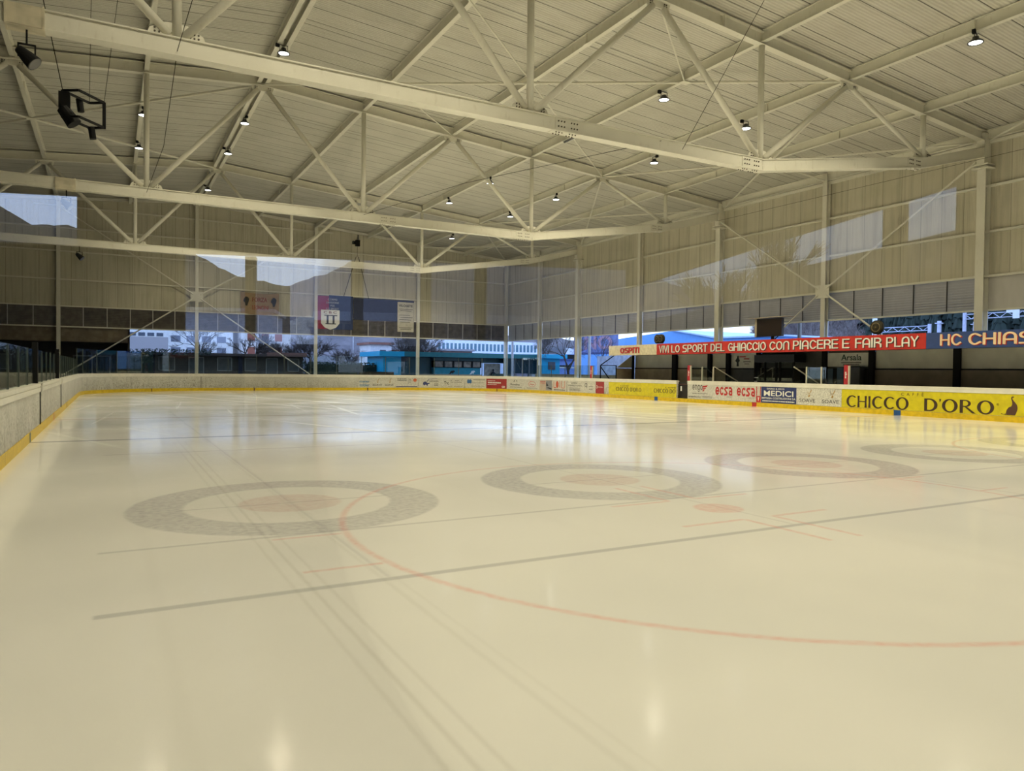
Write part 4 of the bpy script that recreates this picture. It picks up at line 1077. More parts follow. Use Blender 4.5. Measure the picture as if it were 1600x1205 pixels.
# red pads with pale edge and slim posts on the board
def pad(s, ztop, lab, w=.20, txt=True):
    t = empty('red_pad', lab, 'pad', 'red pads on the boards')
    m = MB(); sweep(m, s, s + w, -.06, -.20, 1.22, ztop); m.add('cover', plain('pad_red', (.42, .02, .03), .45), t)
    m = MB(); sweep(m, s + w, s + w + .06, -.07, -.15, 1.22, ztop - .03); m.add('post', plain('post_beige', (.55, .52, .42), .4), t)
    P, wd = stroke_text('engo', .09, .018); 
    place_polys(P, lambda x, y, d: on_path(s + w * .62 - y * 1.0, -.055 + d, 1.5 + x), 'lettering', WHL, t)
pad(99.20, 2.08, 'red pad with white word standing right of the dark gate')
pad(109.25, 2.08, 'red pad with white word before the grey locker')
pad(89.65, 2.06, 'red pad with white word at the end of the far corner glass')
for s, lab in ((100.30, 'slim pale glass post right of the gate pad'), (101.15, 'slim pale glass post at the slanted screen left of the booth'), (107.2, 'slim pale glass post left of the blue papers'), (108.02, 'slim pale glass post right of the blue papers')):
    m = MB(); sweep(m, s, s + .05, -.08, -.14, 1.22, 2.0); tag(m.add('glass_post', plain('post_beige', (.55, .52, .42), .4)), lab, 'post', 'slim glass posts')
for a, b, lab in ((99.5, 101.15, 'glass pane between gate pad and slanted screen'), (107.25, 109.25, 'glass pane in front of the blue papers')):
    m = MB(); sweep(m, a, b, -.10, -.112, 1.22, 1.98); tag(m.add('rink_shield', GLASS), lab, 'glass shield')
for s, lab in ((101.2, 'slanted glass screen running back from the board left of the booth'), (106.45, 'slanted glass screen running back from the board right of the booth')):
    x0, y0, _, _ = path(s)
    t = empty('side_screen', lab, 'glass screen', 'slanted side screens')
    m = MB(); m.prism([(x0 + .15, 1.2), (x0 + 1.9, 1.2), (x0 + .15, 2.0)], 'y', y0 - .006, y0 + .006); m.add('pane', GLASS, t)
    m = MB(); m.beam((x0 + .15, y0, 2.0), (x0 + 1.9, y0, 1.22), .04, .05); m.add('edge_bar', plain('post_beige', (.55, .52, .42), .4), t)
# hanging screen
t = empty('display_screen', 'switched off dark display screen standing on the red fascia', 'screen')
m = MB(); m.box((30.45, 26.62, 3.62), (30.62, 28.28, 4.56)); m.add('panel', plain('screen_dark', (.022, .013, .008), .35), t)
m = MB(); m.box((30.44, 28.28, 3.62), (30.6, 28.42, 4.60)); m.box((30.2, 26.2, 4.60), (30.9, 28.6, 4.63)); m.add('cover', plain('tan_sheet', (.40, .34, .25), .6), t)
m = MB(); m.box((30.5, 27.2, 3.3), (30.58, 27.35, 3.64)); m.beam((30.54, 27.3, 3.35), (30.54, 26.9, 3.64), .04, .04); m.add('stand', BLACK, t)
# round drums on the fascia
def drum(y, r, lab, two=False):
    t = empty('round_drum', lab, 'drum')
    BRN = plain('drum_brown', (.035, .028, .012), .5, var=.5, scale=9)
    for k, dy in enumerate((0, r * 1.15) if two else (0,)):
        m = MB(); m.lathe((30.2, y + dy, CT + r + .05), [(.001, -.10), (r * .8, -.10), (r, -.07), (r, .05), (r * .8, .08), (.001, .08)], 24, 'x'); m.add('shell', BRN, t, True)
        m = MB(); m.lathe((30.09, y + dy, CT + r + .05), [(.001, -.02), (r * .12, -.02), (r * .12, .02)], 12, 'x')
        m.lathe((30.09, y + dy, CT + r + .05), [(r * .55, -.005), (r * .62, -.012), (r * .68, -.005), (r * .68, .015)], 24, 'x'); m.add('hub', plain('drum_tan', (.16, .12, .05), .5), t)
    m = MB(); m.beam((30.2, y - r * .6, CT), (30.2, y - r * .3, CT + .2), .03, .03); m.beam((30.2, y + r * .6, CT), (30.2, y + r * .3, CT + .2), .03, .03); m.box((30.1, y - r * .7, CT - .12), (30.3, y + r * .7, CT + .03)); m.add('feet', GREY, t)
drum(35.75, .29, 'pair of small round dark drums standing on the left end of the red fascia', True)
drum(21.05, .32, 'single large round dark drum standing on the red fascia')

# ------------------------------------------------------------------ banners on the end wall
BY = YW + .035
t = empty('cloth_banner', 'beige hand painted cloth banner with two dark lion heads on the end wall', 'banner')
m = MB(); n = 24
vs = []; 
for i in range(n + 1):
    u = i / n; x = 9.10 + 2.95 * u; sag = -.16 * math.sin(u * PI) * .5
    for v, z in ((0, 6.05), (1, 7.72)): vs.append((x, BY + .03 * math.sin(u * 11), z + sag * (1 if v else 1.4)))
m.quadmesh(vs, [(2 * i, 2 * i + 2, 2 * i + 3, 2 * i + 1) for i in range(n)])
o = m.add('sheet', plain('beige_cloth', (.38, .27, .17), .8, var=.1), t); sm = o.modifiers.new('s', 'SOLIDIFY'); sm.thickness = .01
def bxz(xa, zb, y=BY - .06): return lambda u, v, d: (xa + u, y - d, zb + v)
P, wd = font_text('FORZA', .36, .01, 1.15); place_polys(P, bxz(9.98, 6.98), 'lettering', plain('faded_red', (.25, .03, .02), .7), t)
P, wd = font_text('LEONCENI', .34, .01, 1.25); place_polys(P, bxz(9.98, 6.36), 'lettering', plain('faded_red2', (.38, .03, .02), .7), t)
for xa in (9.30, 11.42):
    place_polys([[(.05, .75), (.18, .92), (.34, .88), (.45, .74), (.40, .50), (.30, .20), (.16, .18), (.12, .42), (.0, .55)]], bxz(xa, 6.45), 'painted_head', INK, t)
t = empty('crest_banner', 'red and blue hanging banner with a white crest shield on the end wall', 'banner')
m = MB(); m.box((15.2, BY, 5.0), (16.15, BY + .02, 7.78)); m.add('red_stripe', plain('banner_red', (.30, .015, .03), .7), t)
m = MB(); m.box((16.15, BY, 5.0), (18.2, BY + .02, 7.86)); m.add('blue_field', plain('banner_blue', (.03, .05, .14), .7), t)
sh = [(15.48, 6.62), (17.05, 6.62), (17.05, 5.5), (16.75, 5.15), (16.27, 4.95), (15.78, 5.15), (15.48, 5.5)]
m = MB(); m.prism(sh, 'y', BY - .025, BY - .005); m.add('shield', WHITE, t)
P, wd = font_text('C B C', .20, .03, 1.1); place_polys(P, bxz(15.7, 6.32, BY - .03), 'lettering', plain('banner_ink', (.18, .02, .05), .7), t)
m = MB(); m.box((15.75, BY - .03, 6.12), (16.85, BY - .026, 6.2)); m.box((15.95, BY - .03, 5.5), (16.12, BY - .026, 6.12)); m.box((16.45, BY - .03, 5.5), (16.62, BY - .026, 6.12)); m.box((15.85, BY - .03, 5.42), (16.75, BY - .026, 5.5)); m.add('crest_print', INK, t)
for k, w_ in enumerate(('CORPO', 'DIVISIONE', 'PER', 'LO SPORT')):
    P, wd = font_text(w_, .17, .01); place_polys(P, bxz(16.45 - wd / 2, 7.42 - .26 * k, BY - .03), 'lettering', plain('pale_ink', (.5, .5, .55), .7), t)
t = empty('dark_banner', 'large plain dark blue panel hanging from a hoist on the end wall', 'banner')
m = MB(); m.box((18.25, BY, 5.9), (23.75, BY + .03, 7.75)); m.add('panel', plain('panel_navy', (.025, .035, .085), .6), t)
m = MB(); m.tube((17.4, BY + .01, 7.8), (18.3, BY - .5, 11.2), .02, 6); m.tube((19.6, BY + .01, 7.7), (18.5, BY - .5, 11.2), .02, 6); m.tube((18.4, BY - .5, 11.2), (18.4, BY - .5, 12.2), .012, 6); m.add('sling', BLACK, t)
t = empty('chain_hoist', 'black chain hoist hanging under the roof above the dark blue panel', 'hoist')
m = MB(); m.box((18.25, BY - .65, 12.1), (18.6, BY - .35, 12.6)); m.box((18.0, BY - .6, 12.25), (18.3, BY - .4, 12.5)); m.add('body', BLACK, t)
m = MB(); m.tube((18.45, BY - .5, 12.6), (18.45, BY - .5, zc(18.4) + .1), .03, 6); m.add('hook', BLACK, t)
t = empty('white_poster', 'white cloth poster with dark heading left of an end wall column', 'poster')
m = MB(); m.box((22.2, BY - .04, 5.0), (23.72, BY, 7.62)); m.add('sheet', plain('poster_cloth', (.55, .52, .42), .7), t)
P, wd = font_text('VILOSETE', .20, .03, 1.3); place_polys(P, bxz(22.3, 7.22, BY - .045), 'lettering', INK, t)
rows = [6.98, 6.84, 6.45, 6.25, 6.05, 5.85, 5.35, 5.22]
m = MB()
for k, z in enumerate(rows): m.box((22.35 + .1 * (k % 2), BY - .045, z), (23.6 - .12 * (k % 3), BY - .042, z + .05))
m.add('small_print', INKG, t)

# ------------------------------------------------------------------ outside, beyond the end wall
HW = plain('hut_wall', (.115, .098, .075), .8, var=.1)
t = empty('site_hut', 'long low flat roofed grey hut with pale framed windows beyond the end opening', 'hut')
m = MB(); m.box((3.3, 72, -.05), (16.4, 78, 2.75)); m.add('wall', HW, t)
m = MB(); m.box((2.4, 71.4, 2.75), (16.6, 78.5, 2.98)); m.add('roof', plain('hut_roof', (.10, .07, .06), .8), t)
m = MB(); m.box((12.9, 71.35, 2.78), (16.6, 71.4, 3.15)); m.add('roof_edge', plain('rust_edge', (.22, .12, .09), .8), t)
for x0, x1, door in ((3.75, 5.1, 0), (6.2, 7.5, 1), (8.6, 9.9, 0), (11.0, 12.1, 0), (12.9, 14.0, 1), (14.9, 16.0, 0)):
    zb_ = 0.1 if door else 1.35
    f = MB()
    for a, b in (((x0, zb_), (x0 + .08, 2.62)), ((x1 - .08, zb_), (x1, 2.62)), ((x0, 2.54), (x1, 2.62)), ((x0, zb_), (x1, zb_ + .08))): f.box((a[0], 71.93, a[1]), (b[0], 72.0, b[1]))
    fo = f.add('door_frame' if door else 'window_frame', plain('frame_pale', (.34, .32, .27), .6), t)
    m = MB(); m.box((x0 + .08, 71.97, zb_ + .08), (x1 - .08, 72.0, 2.54)); m.add('pane', plain('pane_grey', (.14, .135, .115), .3), fo)
m = MB()
for x in (3.1, 10.4): m.box((x, 71.6, 0), (x + .35, 71.75, 2.75))
m.add('post', plain('post_dark', (.02, .02, .03), .6), t)
t = tag(MB().box((2.0, 100, -.05), (6.3, 110, 5.35)).add('brick_block', plain('grey_brick', (.48, .45, .46), .8, var=.12, scale=20)), 'grey brick block rising behind the low hut at the left of the opening', 'building')
def block(name, lab, x0, x1, y0, y1, z1, wall, wins, roof=None, wm=None, trimc=None, cat='building'):
    t = empty(name, lab, cat)
    m = MB(); m.box((x0, y0, -.05), (x1, y1, z1)); m.add('wall', wall, t)
    m = MB(); m.box((x0 - .3, y0 - .3, z1), (x1 + .3, y1 + .3, z1 + .3)); m.add('roof', roof or GREY, t)
    for a, b, c, d in wins:
        m = MB(); m.box((a, y0 - .06, c), (b, y0, d)); m.add('window', wm or plain('win_dark', (.10, .12, .16), .2), t)
    return t
wn_ = [(8.6 + 2.3 * i, 10.0 + 2.3 * i, 3.9 + 1.9 * k, 4.9 + 1.9 * k) for i in range(4) for k in range(3)]
block('apartment_building', 'white apartment block with rows of shuttered windows behind the bare trees', 7.6, 18.0, 130, 140, 13, plain('apartment_white', (.88, .88, .88), .8), wn_, wm=plain('shutter', (.22, .24, .30), .6))
block('apartment_building', 'pale house with a brick red bay between the bare trees', 19.0, 27, 128, 138, 12, plain('apartment_pale', (.72, .68, .66), .8), [(20 + 2.2 * i, 21.2 + 2.2 * i, 4 + 2.2 * k, 5.2 + 2.2 * k) for i in range(3) for k in range(3)], wm=plain('brick_red', (.35, .12, .08), .8))
block('office_building', 'white building with a long low roof at the far left of the opening', 1.0, 7.0, 120, 128, 9.0, WHITE, [(1.2 + 1.2 * i, 2.1 + 1.2 * i, 6.2, 6.7) for i in range(5)])
block('house', 'white house end behind the hedge left of the turquoise kiosk', 30.5, 33.4, 95, 100, 5.0, plain('house_white', (.75, .74, .76), .8), [(31.8, 32.6, 3.3, 4.3)], plain('roof_red', (.25, .10, .07), .8), cat='house')
block('house', 'reddish house behind the bare trees above the kiosk', 34.5, 46, 96, 104, 4.4, plain('house_brown', (.30, .19, .16), .8), [(36 + 2.5 * i, 37 + 2.5 * i, 3.2, 4.0) for i in range(4)], plain('roof_grey', (.35, .34, .36), .8), cat='house')
t = empty('long_building', 'long white hall with a band of narrow windows beyond the turquoise kiosk', 'building')
m = MB(); m.box((46, 110, 0), (66, 125, 6.6)); m.add('wall', plain('hall_white', (.78, .80, .86), .7), t)
m = MB(); m.prism([(105, 3.4), (110, 4.7), (110, 4.6), (105, 3.3)], 'x', 44, 74); m.box((44, 104.9, 0), (74, 105, 3.4)); m.add('canopy_roof', plain('roof_sheet_white', (.62, .66, .80), .6), t)
for k in range(26): m = MB(); m.box((46.6 + .72 * k, 109.93, 4.9), (47.0 + .72 * k, 110, 6.1)); m.add('window', plain('win_teal', (.10, .20, .24), .2), t)
t = empty('dark_roof_building', 'grey building with a curved pale roof edge right of the long white hall', 'building')
m = MB(); m.box((68, 112, 0), (92, 124, 6.2)); m.add('wall', plain('dk_wall', (.18, .18, .20), .8), t)
m = MB(); m.prism([(64, 0), (64, 5.4), (66, 5.0), (69, 4.2), (72, 4.6), (76, 5.8), (96, 6.3), (96, 0)], 'y', 98, 99); m.add('front', plain('front_white', (.80, .82, .86), .7), t)
# hedge
def blobs(m, x0, x1, y0, y1, z0, z1, n, r, rnd):
    for _ in range(n):
        c = Vector((rnd.uniform(x0, x1), rnd.uniform(y0, y1), rnd.uniform(z0, z1))); d = Vector((rnd.uniform(-1, 1), rnd.uniform(-1, 1), rnd.uniform(-.4, 1))).normalized()
        a = d.orthogonal().normalized(); b = d.cross(a); k = r * rnd.uniform(.6, 1.3)
        m.quadmesh([c - a * k, c + b * k * .6, c + a * k, c - b * k * .6], [(0, 1, 2, 3)])
q = NT('hedge_leaf'); LEAF = q.done(q.mix(q.noise(2.5, 4), (.006, .014, .009), (.03, .055, .028)), .6)
rnd = random.Random(3)
m = MB(); m.box((16.4, 70.0, 0), (23.6, 71.2, 2.1)); blobs(m, 16.0, 23.9, 69.9, 71.4, .1, 2.3, 3600, .12, rnd)
o = m.add('hedge', LEAF); tag(o, 'clipped dark green hedge between the hut and the turquoise kiosk', 'hedge', kind='stuff')
m = MB(); m.box((1.4, 70.4, 0), (3.25, 71.3, 2.6)); blobs(m, 1.2, 8.0, 70.7, 71.3, 2.75, 3.25, 500, .10, rnd); blobs(m, 1.3, 3.3, 70.3, 71.4, .1, 2.9, 1300, .12, rnd)
o = m.add('hedge', LEAF); tag(o, 'dark climbing greenery at the left end of the hut roof', 'hedge', kind='stuff')
# bare trees
def bare_tree(x, y, h, seed, lab, spread=.9, depth=6, r0=.16, split=(2, 4), base=0.25, name='bare_tree', mat=None):
    rnd = random.Random(seed); m = MB(); tr = MB()
    def grow(p, d, L_, r, k):
        q_ = p + d * L_
        (tr if k <= 1 else m).tube(p, q_, r, 6 if k < 3 else 3, r * .68, caps=False)
        if k >= depth: return
        for _ in range(rnd.randint(*split)):
            a = Vector((rnd.gauss(0, 1), rnd.gauss(0, 1), rnd.gauss(.15, .6)))
            nd = (d + a.normalized() * spread * rnd.uniform(.5, 1.1)).normalized()
            grow(q_ if rnd.random() < .6 else p + d * L_ * rnd.uniform(.5, 1), nd, L_ * rnd.uniform(.58, .88), r * .64, k + 1)
    t = empty(name, lab, 'tree', 'bare winter trees')
    grow(Vector((x, y, 0)), Vector((rnd.uniform(-.1, .1), rnd.uniform(-.1, .1), 1)).normalized(), h * base, r0, 0)
    tr.add('trunk', mat or BARK, t); m.add('branches', mat or BARK, t)
    return t
bare_tree(13.0, 80, 9, 11, 'large bare tree with thick spreading limbs behind the grey hut', .9, 7, .30, (2, 4), .20)
bare_tree(8.6, 84, 8, 12, 'thin bare tree before the white apartment block', .7, 7, .13, (2, 4), .26)
bare_tree(16.5, 82, 7, 41, 'dense bare tree rising above the right end of the grey hut', .7, 7, .13, (3, 4), .22)
bare_tree(19.2, 80, 7, 13, 'bare tree with dense fine twigs above the left end of the hedge', .75, 7, .13, (3, 4), .22)
bare_tree(22.3, 78, 6.5, 14, 'small bare bushy tree above the middle of the hedge', .85, 7, .10, (3, 4), .20)
bare_tree(30.6, 82, 8.0, 15, 'bare tree with many upright twigs above the left end of the kiosk', .65, 7, .15, (3, 4), .23)
bare_tree(34.2, 86, 8.5, 16, 'bare tree rising behind the end wall column above the kiosk', .75, 7, .15, (3, 4), .22)
bare_tree(50.5, 84, 9.0, 42, 'bare tree with wide thin branches beyond the right end of the kiosk', .8, 7, .16, (2, 4), .25)
bare_tree(42.0, 64.3, 8.5, 17, 'bare tree with long side branches right of the far corner, outside the right wall', .95, 7, .15, (2, 3), .24)
bare_tree(47.5, 65.8, 6, 18, 'small bare tree near the lettered hoarding', .7, 6, .09, (2, 3), .3)
# turquoise kiosk
t = empty('turquoise_kiosk', 'long turquoise flat roofed kiosk with glazed fronts beyond the far end', 'kiosk')
m = MB(); m.box((23.1, 68, -.05), (24.9, 73, 2.95)); m.box((41.0, 68, -.05), (43.2, 74, 3.1)); m.add('end_block', TURQ, t)
m = MB(); m.box((22.6, 67.6, 2.95), (25.1, 74, 3.42)); m.box((40.9, 67.4, 3.05), (43.8, 74, 3.50)); m.add('end_fascia', TURQ, t)
m = MB(); m.box((25.1, 68.6, 2.98), (40.9, 74, 3.46)); m.add('long_fascia', plain('fascia_teal', (.012, .14, .15), .5), t)
m = MB(); m.box((24.9, 70.2, 0), (29.0, 73.8, 2.98)); m.box((34.4, 70.2, 2.5), (41.0, 73.8, 2.98)); m.box((34.3, 70.3, 0), (34.6, 73.8, 3)); m.add('dark_wall', TURQD, t)
m = MB(); m.box((29.0, 69.6, 0), (34.3, 73.8, 1.95)); m.add('counter_wall', plain('counter_teal', (.012, .25, .33), .5), t)
m = MB(); m.box((29.0, 69.6, 2.62), (34.3, 73.8, 3.0)); m.add('upper_wall', TURQD, t)
m = MB(); m.box((29, 73.7, 1.9), (34.3, 73.8, 2.7)); m.add('inner_wall', plain('warm_room', (.45, .30, .20), .8), t)
for k in range(5):
    x = 29.05 + k * 1.07
    f = MB(); f.box((x, 69.5, 1.95), (x + .08, 69.6, 2.62)); f.box((x + .97, 69.5, 1.95), (x + 1.05, 69.6, 2.62)); f.box((x, 69.5, 1.93), (x + 1.05, 69.6, 1.99)); f.box((x, 69.5, 2.57), (x + 1.05, 69.6, 2.64)); fo = f.add('window_frame', DARK, t)
    m = MB(); m.box((x + .08, 69.58, 1.97), (x + .97, 69.59, 2.6)); m.add('pane', plain('amber_pane', (.28, .20, .16), .25, var=.5, scale=2), fo)
m = MB(); m.box((35.0, 70.0, .2), (36.9, 70.1, 2.42)); m.add('doorway_panel', plain('door_beige', (.42, .36, .30), .6, var=.3), t)
m = MB(); m.box((37.2, 69.0, .1), (40.9, 69.05, 2.98)); m.add('glazed_front', plain('glaze_dark', (.015, .04, .05), .15), t)
m = MB()
for x in (37.2, 38.1, 39.0, 39.9, 40.85): m.box((x - .04, 68.94, 0), (x + .04, 69.04, 3.0))
m.add('glazing_bar', GREY, t)
m = MB(); m.box((41.7, 67.94, 1.85), (42.6, 68.0, 2.68)); m.add('small_window', plain('small_win', (.10, .11, .13), .3), t)
for (xa, wd_) in ((30.6, .9), (33.0, .8)):
    place_polys([[(0, 0), (.2, .1), (.35, .35), (.75, .4), (.9, .25), (.7, .2), (.6, 0), (.5, .15), (.3, .0)]], lambda u, v, d: (xa + u * wd_, 69.59 - d, 1.25 + v), 'wall_drawing', WHITE if xa > 32 else DARK, t)
LB = plain('kiosk_warm', (.9, .6, .35), .5)
ld = bpy.data.lights.new('kiosk_light', 'AREA'); ld.energy = 60; ld.size = 2; ld.color = (1, .7, .4); lo = bpy.data.objects.new('kiosk_light', ld); C.objects.link(lo); lo.location = (32, 71.5, 2.9)
t = empty('person_figure', 'dark clothed person standing in the kiosk doorway', 'person')
x, y = 35.9, 69.7
m = MB(); m.tube((x - .09, y, 0), (x - .08, y, .85), .07, 10, .10); m.tube((x + .09, y, 0), (x + .08, y, .85), .07, 10, .10); m.lathe((x, y, 0), [(.001, .80), (.17, .85), (.19, 1.0), (.17, 1.2), (.22, 1.42), (.12, 1.52), (.06, 1.55), (.055, 1.6), (.001, 1.6)], 16)
m.lathe((x, y, 0), [(.001, 1.56), (.07, 1.59), (.095, 1.68), (.09, 1.77), (.05, 1.83), (.001, 1.84)], 14); m.tube((x - .21, y, 1.42), (x - .26, y - .03, 1.12), .055, 8, .045); m.tube((x - .26, y - .03, 1.12), (x - .2, y - .15, .90), .045, 8, .035)
m.tube((x + .21, y, 1.42), (x + .27, y - .03, 1.12), .055, 8, .045); m.tube((x + .27, y - .03, 1.12), (x + .2, y - .2, 1.0), .045, 8, .035)
m.add('body', plain('dark_clothes', (.02, .02, .03), .8), t, True)
t.name = 'person'
# little things between board and kiosk
def low(name, lab, x0, x1, y, z0, z1, mat, cat, d=.6):
    m = MB(); m.box((x0, y, z0), (x1, y + d, z1)); m.box((x0 + .1, y + .1, -.03), (x0 + .2, y + .2, z0)); m.box((x1 - .2, y + .1, -.03), (x1 - .1, y + .2, z0)); tag(m.add(name, mat), lab, cat)
low('service_table', 'grey table with a pale edge behind the far boards, at the end wall column', 24.6, 30.9, 62.4, .95, 1.27, plain('table_grey', (.33, .31, .26), .7), 'table')
low('dark_counter', 'dark low counter behind the far boards beside the hedge', 19.2, 22.4, 63.0, .9, 1.45, DARK, 'counter')
low('planter', 'long dark planter behind the far boards, before the kiosk doorway', 34.4, 36.6, 66.5, .9, 1.35, plain('planter_dark', (.03, .05, .035), .8), 'planter')
low('chair_row', 'pale purple stacked seats before the glazed kiosk front', 37.0, 38.3, 66.5, .9, 1.4, plain('seat_mauve', (.25, .24, .32), .6), 'seat')
low('chair_row', 'pale grey stacked seats left of the green box', 38.8, 39.8, 66.5, .9, 1.35, plain('seat_grey', (.32, .33, .34), .6), 'seat')
low('green_box', 'yellow green box standing before the turquoise end block', 37.5, 39.0, 60.5, .9, 1.35, plain('box_green', (.22, .27, .05), .6), 'box')
low('side_barrier', 'grey low barrier with faint print behind the far right boards', 34.2, 34.5, 44.0, .8, 1.42, plain('barrier_grey', (.26, .26, .22), .7), 'barrier', 14)
t = empty('service_vehicle', 'blue and white box vehicle parked right of the turquoise kiosk', 'vehicle')
m = MB(); m.box((46.0, 73.5, .4), (49.0, 80, 3.1)); m.box((46.4, 73.0, 3.1), (49.0, 79.5, 3.7)); m.add('body', plain('van_blue', (.22, .34, .70), .5), t)
m = MB(); m.box((46.6, 72.95, 3.15), (48.8, 73.0, 3.65)); m.box((46.3, 73.44, 2.2), (48.3, 73.5, 2.4)); m.add('window', DARK, t)
m = MB(); m.box((46.0, 73.42, .95), (48.9, 73.5, 1.1)); m.box((46.0, 73.42, 2.05), (48.9, 73.5, 2.2)); m.add('stripe', WHITE, t)
m = MB()
for x in (46.0, 48.7):
    for y in (74.6, 78.6): m.tube((x, y, .4), (x + .3, y, .4), .45, 14)
m.add('wheel', BLACK, t)
def pole(x, y, h, lab, r=.07, mat=None):
    m = MB(); m.tube((x, y, -.05), (x, y, h), r, 10, r * .8); m.lathe((x, y, 0), [(r * 1.8, -.05), (r * 1.8, .12), (r, .16)], 10); tag(m.add('pole', mat or plain('pole_white', (.60, .60, .64), .5)), lab, 'pole', 'outdoor poles')
pole(34.6, 63.1, 6, 'white pole outside, just right of the end wall corner column', .13)
pole(37.7, 54.4, 7, 'pale pole beside the steel column of the third truss', .14)
pole(29.6, 100, 12, 'thin street pole behind the hedge')
pole(35.6, 29.8, 9, 'grey pole outside the right wall beside the second truss column', .13, GREY)
# right hand side, outside
t = empty('blue_hall', 'large light blue sheet metal hall with a low gable beyond the right wall', 'hall')
m = MB(); m.prism([(52, 0), (90, 0), (90, 5.5), (69, 6.75), (61.5, 5.55), (52, 5.45)], 'x', 60, 78); m.add('wall', LBLUE, t)
m = MB(); m.prism([(51.6, 5.45), (61.4, 5.55), (69, 6.78), (69, 6.9), (61.4, 5.72), (51.6, 5.62)], 'x', 59.7, 78.3); m.add('roof', plain('roof_icy', (.55, .72, .95), .5), t)
m = MB(); m.box((59.9, 70.8, 0), (60, 71.8, 5.5)); m.add('door_leaf', plain('door_ice', (.55, .62, .9), .5), t)
t = empty('pale_hall', 'pale white building with an icy roof right of the blue hall', 'hall')
m = MB(); m.box((62, 46.5, 0), (76, 51.2, 4.9)); m.prism([(46.5, 4.9), (51.2, 5.2), (51.2, 4.9)], 'x', 62, 76); m.add('wall', plain('wall_ice', (.62, .74, .92), .6), t)
t = empty('hoarding', 'purple blue hoarding with large blurred pink letters beside the bare tree', 'hoarding')
m = MB(); m.box((50, 66.7, 3.7), (50.15, 75.5, 5.9)); m.add('board', plain('hoarding_blue', (.17, .21, .45), .6, var=.3, scale=1.5), t)
m = MB(); m.box((50.05, 67, 0), (50.1, 67.2, 3.7)); m.box((50.05, 75, 0), (50.1, 75.2, 3.7)); m.add('post', GREY, t)
P, wd = font_text('NO', 1.5, .05, 5.6); place_polys(P, lambda u, v, d: (49.96 - d, 73.2 - u, 4.35 + v), 'lettering', plain('hoarding_pink', (.45, .25, .33), .6), t)
m = MB(); m.box((49.95, 67.2, 3.75), (49.99, 75.2, 3.95)); m.add('text_strip', plain('hoarding_ink', (.06, .09, .25), .6), t)
t = tag(MB().box((45, 52, 0), (46, 63.5, 3.3)).add('garden_wall', plain('wall_cool', (.55, .57, .66), .8, var=.25, scale=2)), 'pale rendered wall right of the bare tree, behind the glazed end screen', 'wall')
# hills
def hill(name, lab, x0, x1, y0, y1, fn, n, mat, cat='hill'):
    m = MB(); vs = []; fs = []
    for i in range(n + 1):
        for j in range(n + 1):
            x = x0 + (x1 - x0) * i / n; y = y0 + (y1 - y0) * j / n; vs.append((x, y, fn(x, y)))
    for i in range(n):
        for j in range(n): a = i * (n + 1) + j; fs.append((a, a + 1, a + n + 2, a + n + 1))
    m.quadmesh(vs, fs); o = m.add(name, mat, smooth=True); o['kind'] = 'structure'; return o
q = NT('hill_side'); nn = q.noise(.35, 6, rough=.7); HILL = q.done(q.mix(q.step(nn, .35, .65), (.10, .085, .075), (.26, .22, .21)), 1.0)
q = NT('hill_far'); nn = q.noise(.08, 6, rough=.7); HILLF = q.done(q.mix(q.step(nn, .35, .65), (.10, .09, .10), (.18, .16, .175)), 1.0)
def wob_(x, y): return 2.0 * math.sin(x * .11 + y * .07) + 1.5 * math.sin(y * .23 + 1) + math.sin(x * .31 + y * .2)
def rh(x, y): k = min(1, max(0, (x - 92) / 60)); e = min(1, max(0, (.97 - y / x) / .09)); return -.1 + (34 * k + wob_(x, y) * min(1, k * 6)) * e
hill('hill_right', '', 92, 200, 10, 190, rh, 70, HILL)
hill('hill_far', '', -40, 260, 200, 290, lambda x, y: -.5 + (y - 200) / 90 * (19 + 6 * math.sin(x * .02) + wob_(x, y)), 60, HILLF)
rnd = random.Random(9)
m = MB()
for _ in range(1500):
    x = rnd.uniform(94, 140); y = x * rnd.uniform(.70, .95); z = rh(x, y)
    h = rnd.uniform(3, 6); n = 4
    for k in range(n):
        a = rnd.uniform(0, 6.28); tilt = Vector((math.cos(a) * rnd.uniform(0, .5), math.sin(a) * rnd.uniform(0, .5), 1)).normalized()
        p = Vector((x, y, z - .5)); e = p + tilt * h * rnd.uniform(.6, 1); m.tube(p, e, .06, 3, .02, caps=False)
        for _j in range(3):
            b = p + (e - p) * rnd.uniform(.3, .9); a2 = rnd.uniform(0, 6.28); m.tube(b, b + Vector((math.cos(a2), math.sin(a2), .9)) * rnd.uniform(.6, 1.4), .035, 3, .015, caps=False)
o = m.add('bare_woodland', plain('twig_pale', (.26, .21, .20), .9, var=.3)); tag(o, 'thicket of bare greyish twigs on the slope right of the hanging screen', 'woodland', kind='stuff')
m = MB()
for _ in range(900):
    x = rnd.uniform(94, 140); y = x * rnd.uniform(.33, .72); z = rh(x, y); h = rnd.uniform(4, 8); r = rnd.uniform(.8, 1.7); n = 9; lv = 6
    for l in range(lv):
        zb_ = z - .5 + h * l / lv; rr = r * (1 - l / lv) ** .7 * rnd.uniform(.8, 1.1) + .1
        vs = [(x + rr * rnd.uniform(.35, 1.2) * math.cos(6.283 * i / n), y + rr * rnd.uniform(.35, 1.2) * math.sin(6.283 * i / n), zb_ + rnd.uniform(-.2, .2)) for i in range(n)] + [(x, y, zb_ + h / lv * 1.5)]
        m.quadmesh(vs, [(i, (i + 1) % n, n) for i in range(n)])
q = NT('conifer'); CON = q.done(q.mix(q.noise(.6, 5), (.008, .018, .014), (.045, .065, .05)), .9)
o = m.add('conifer_woodland', CON); tag(o, 'dark green conifer wood on the slope above the blue fascia', 'woodland', kind='stuff')
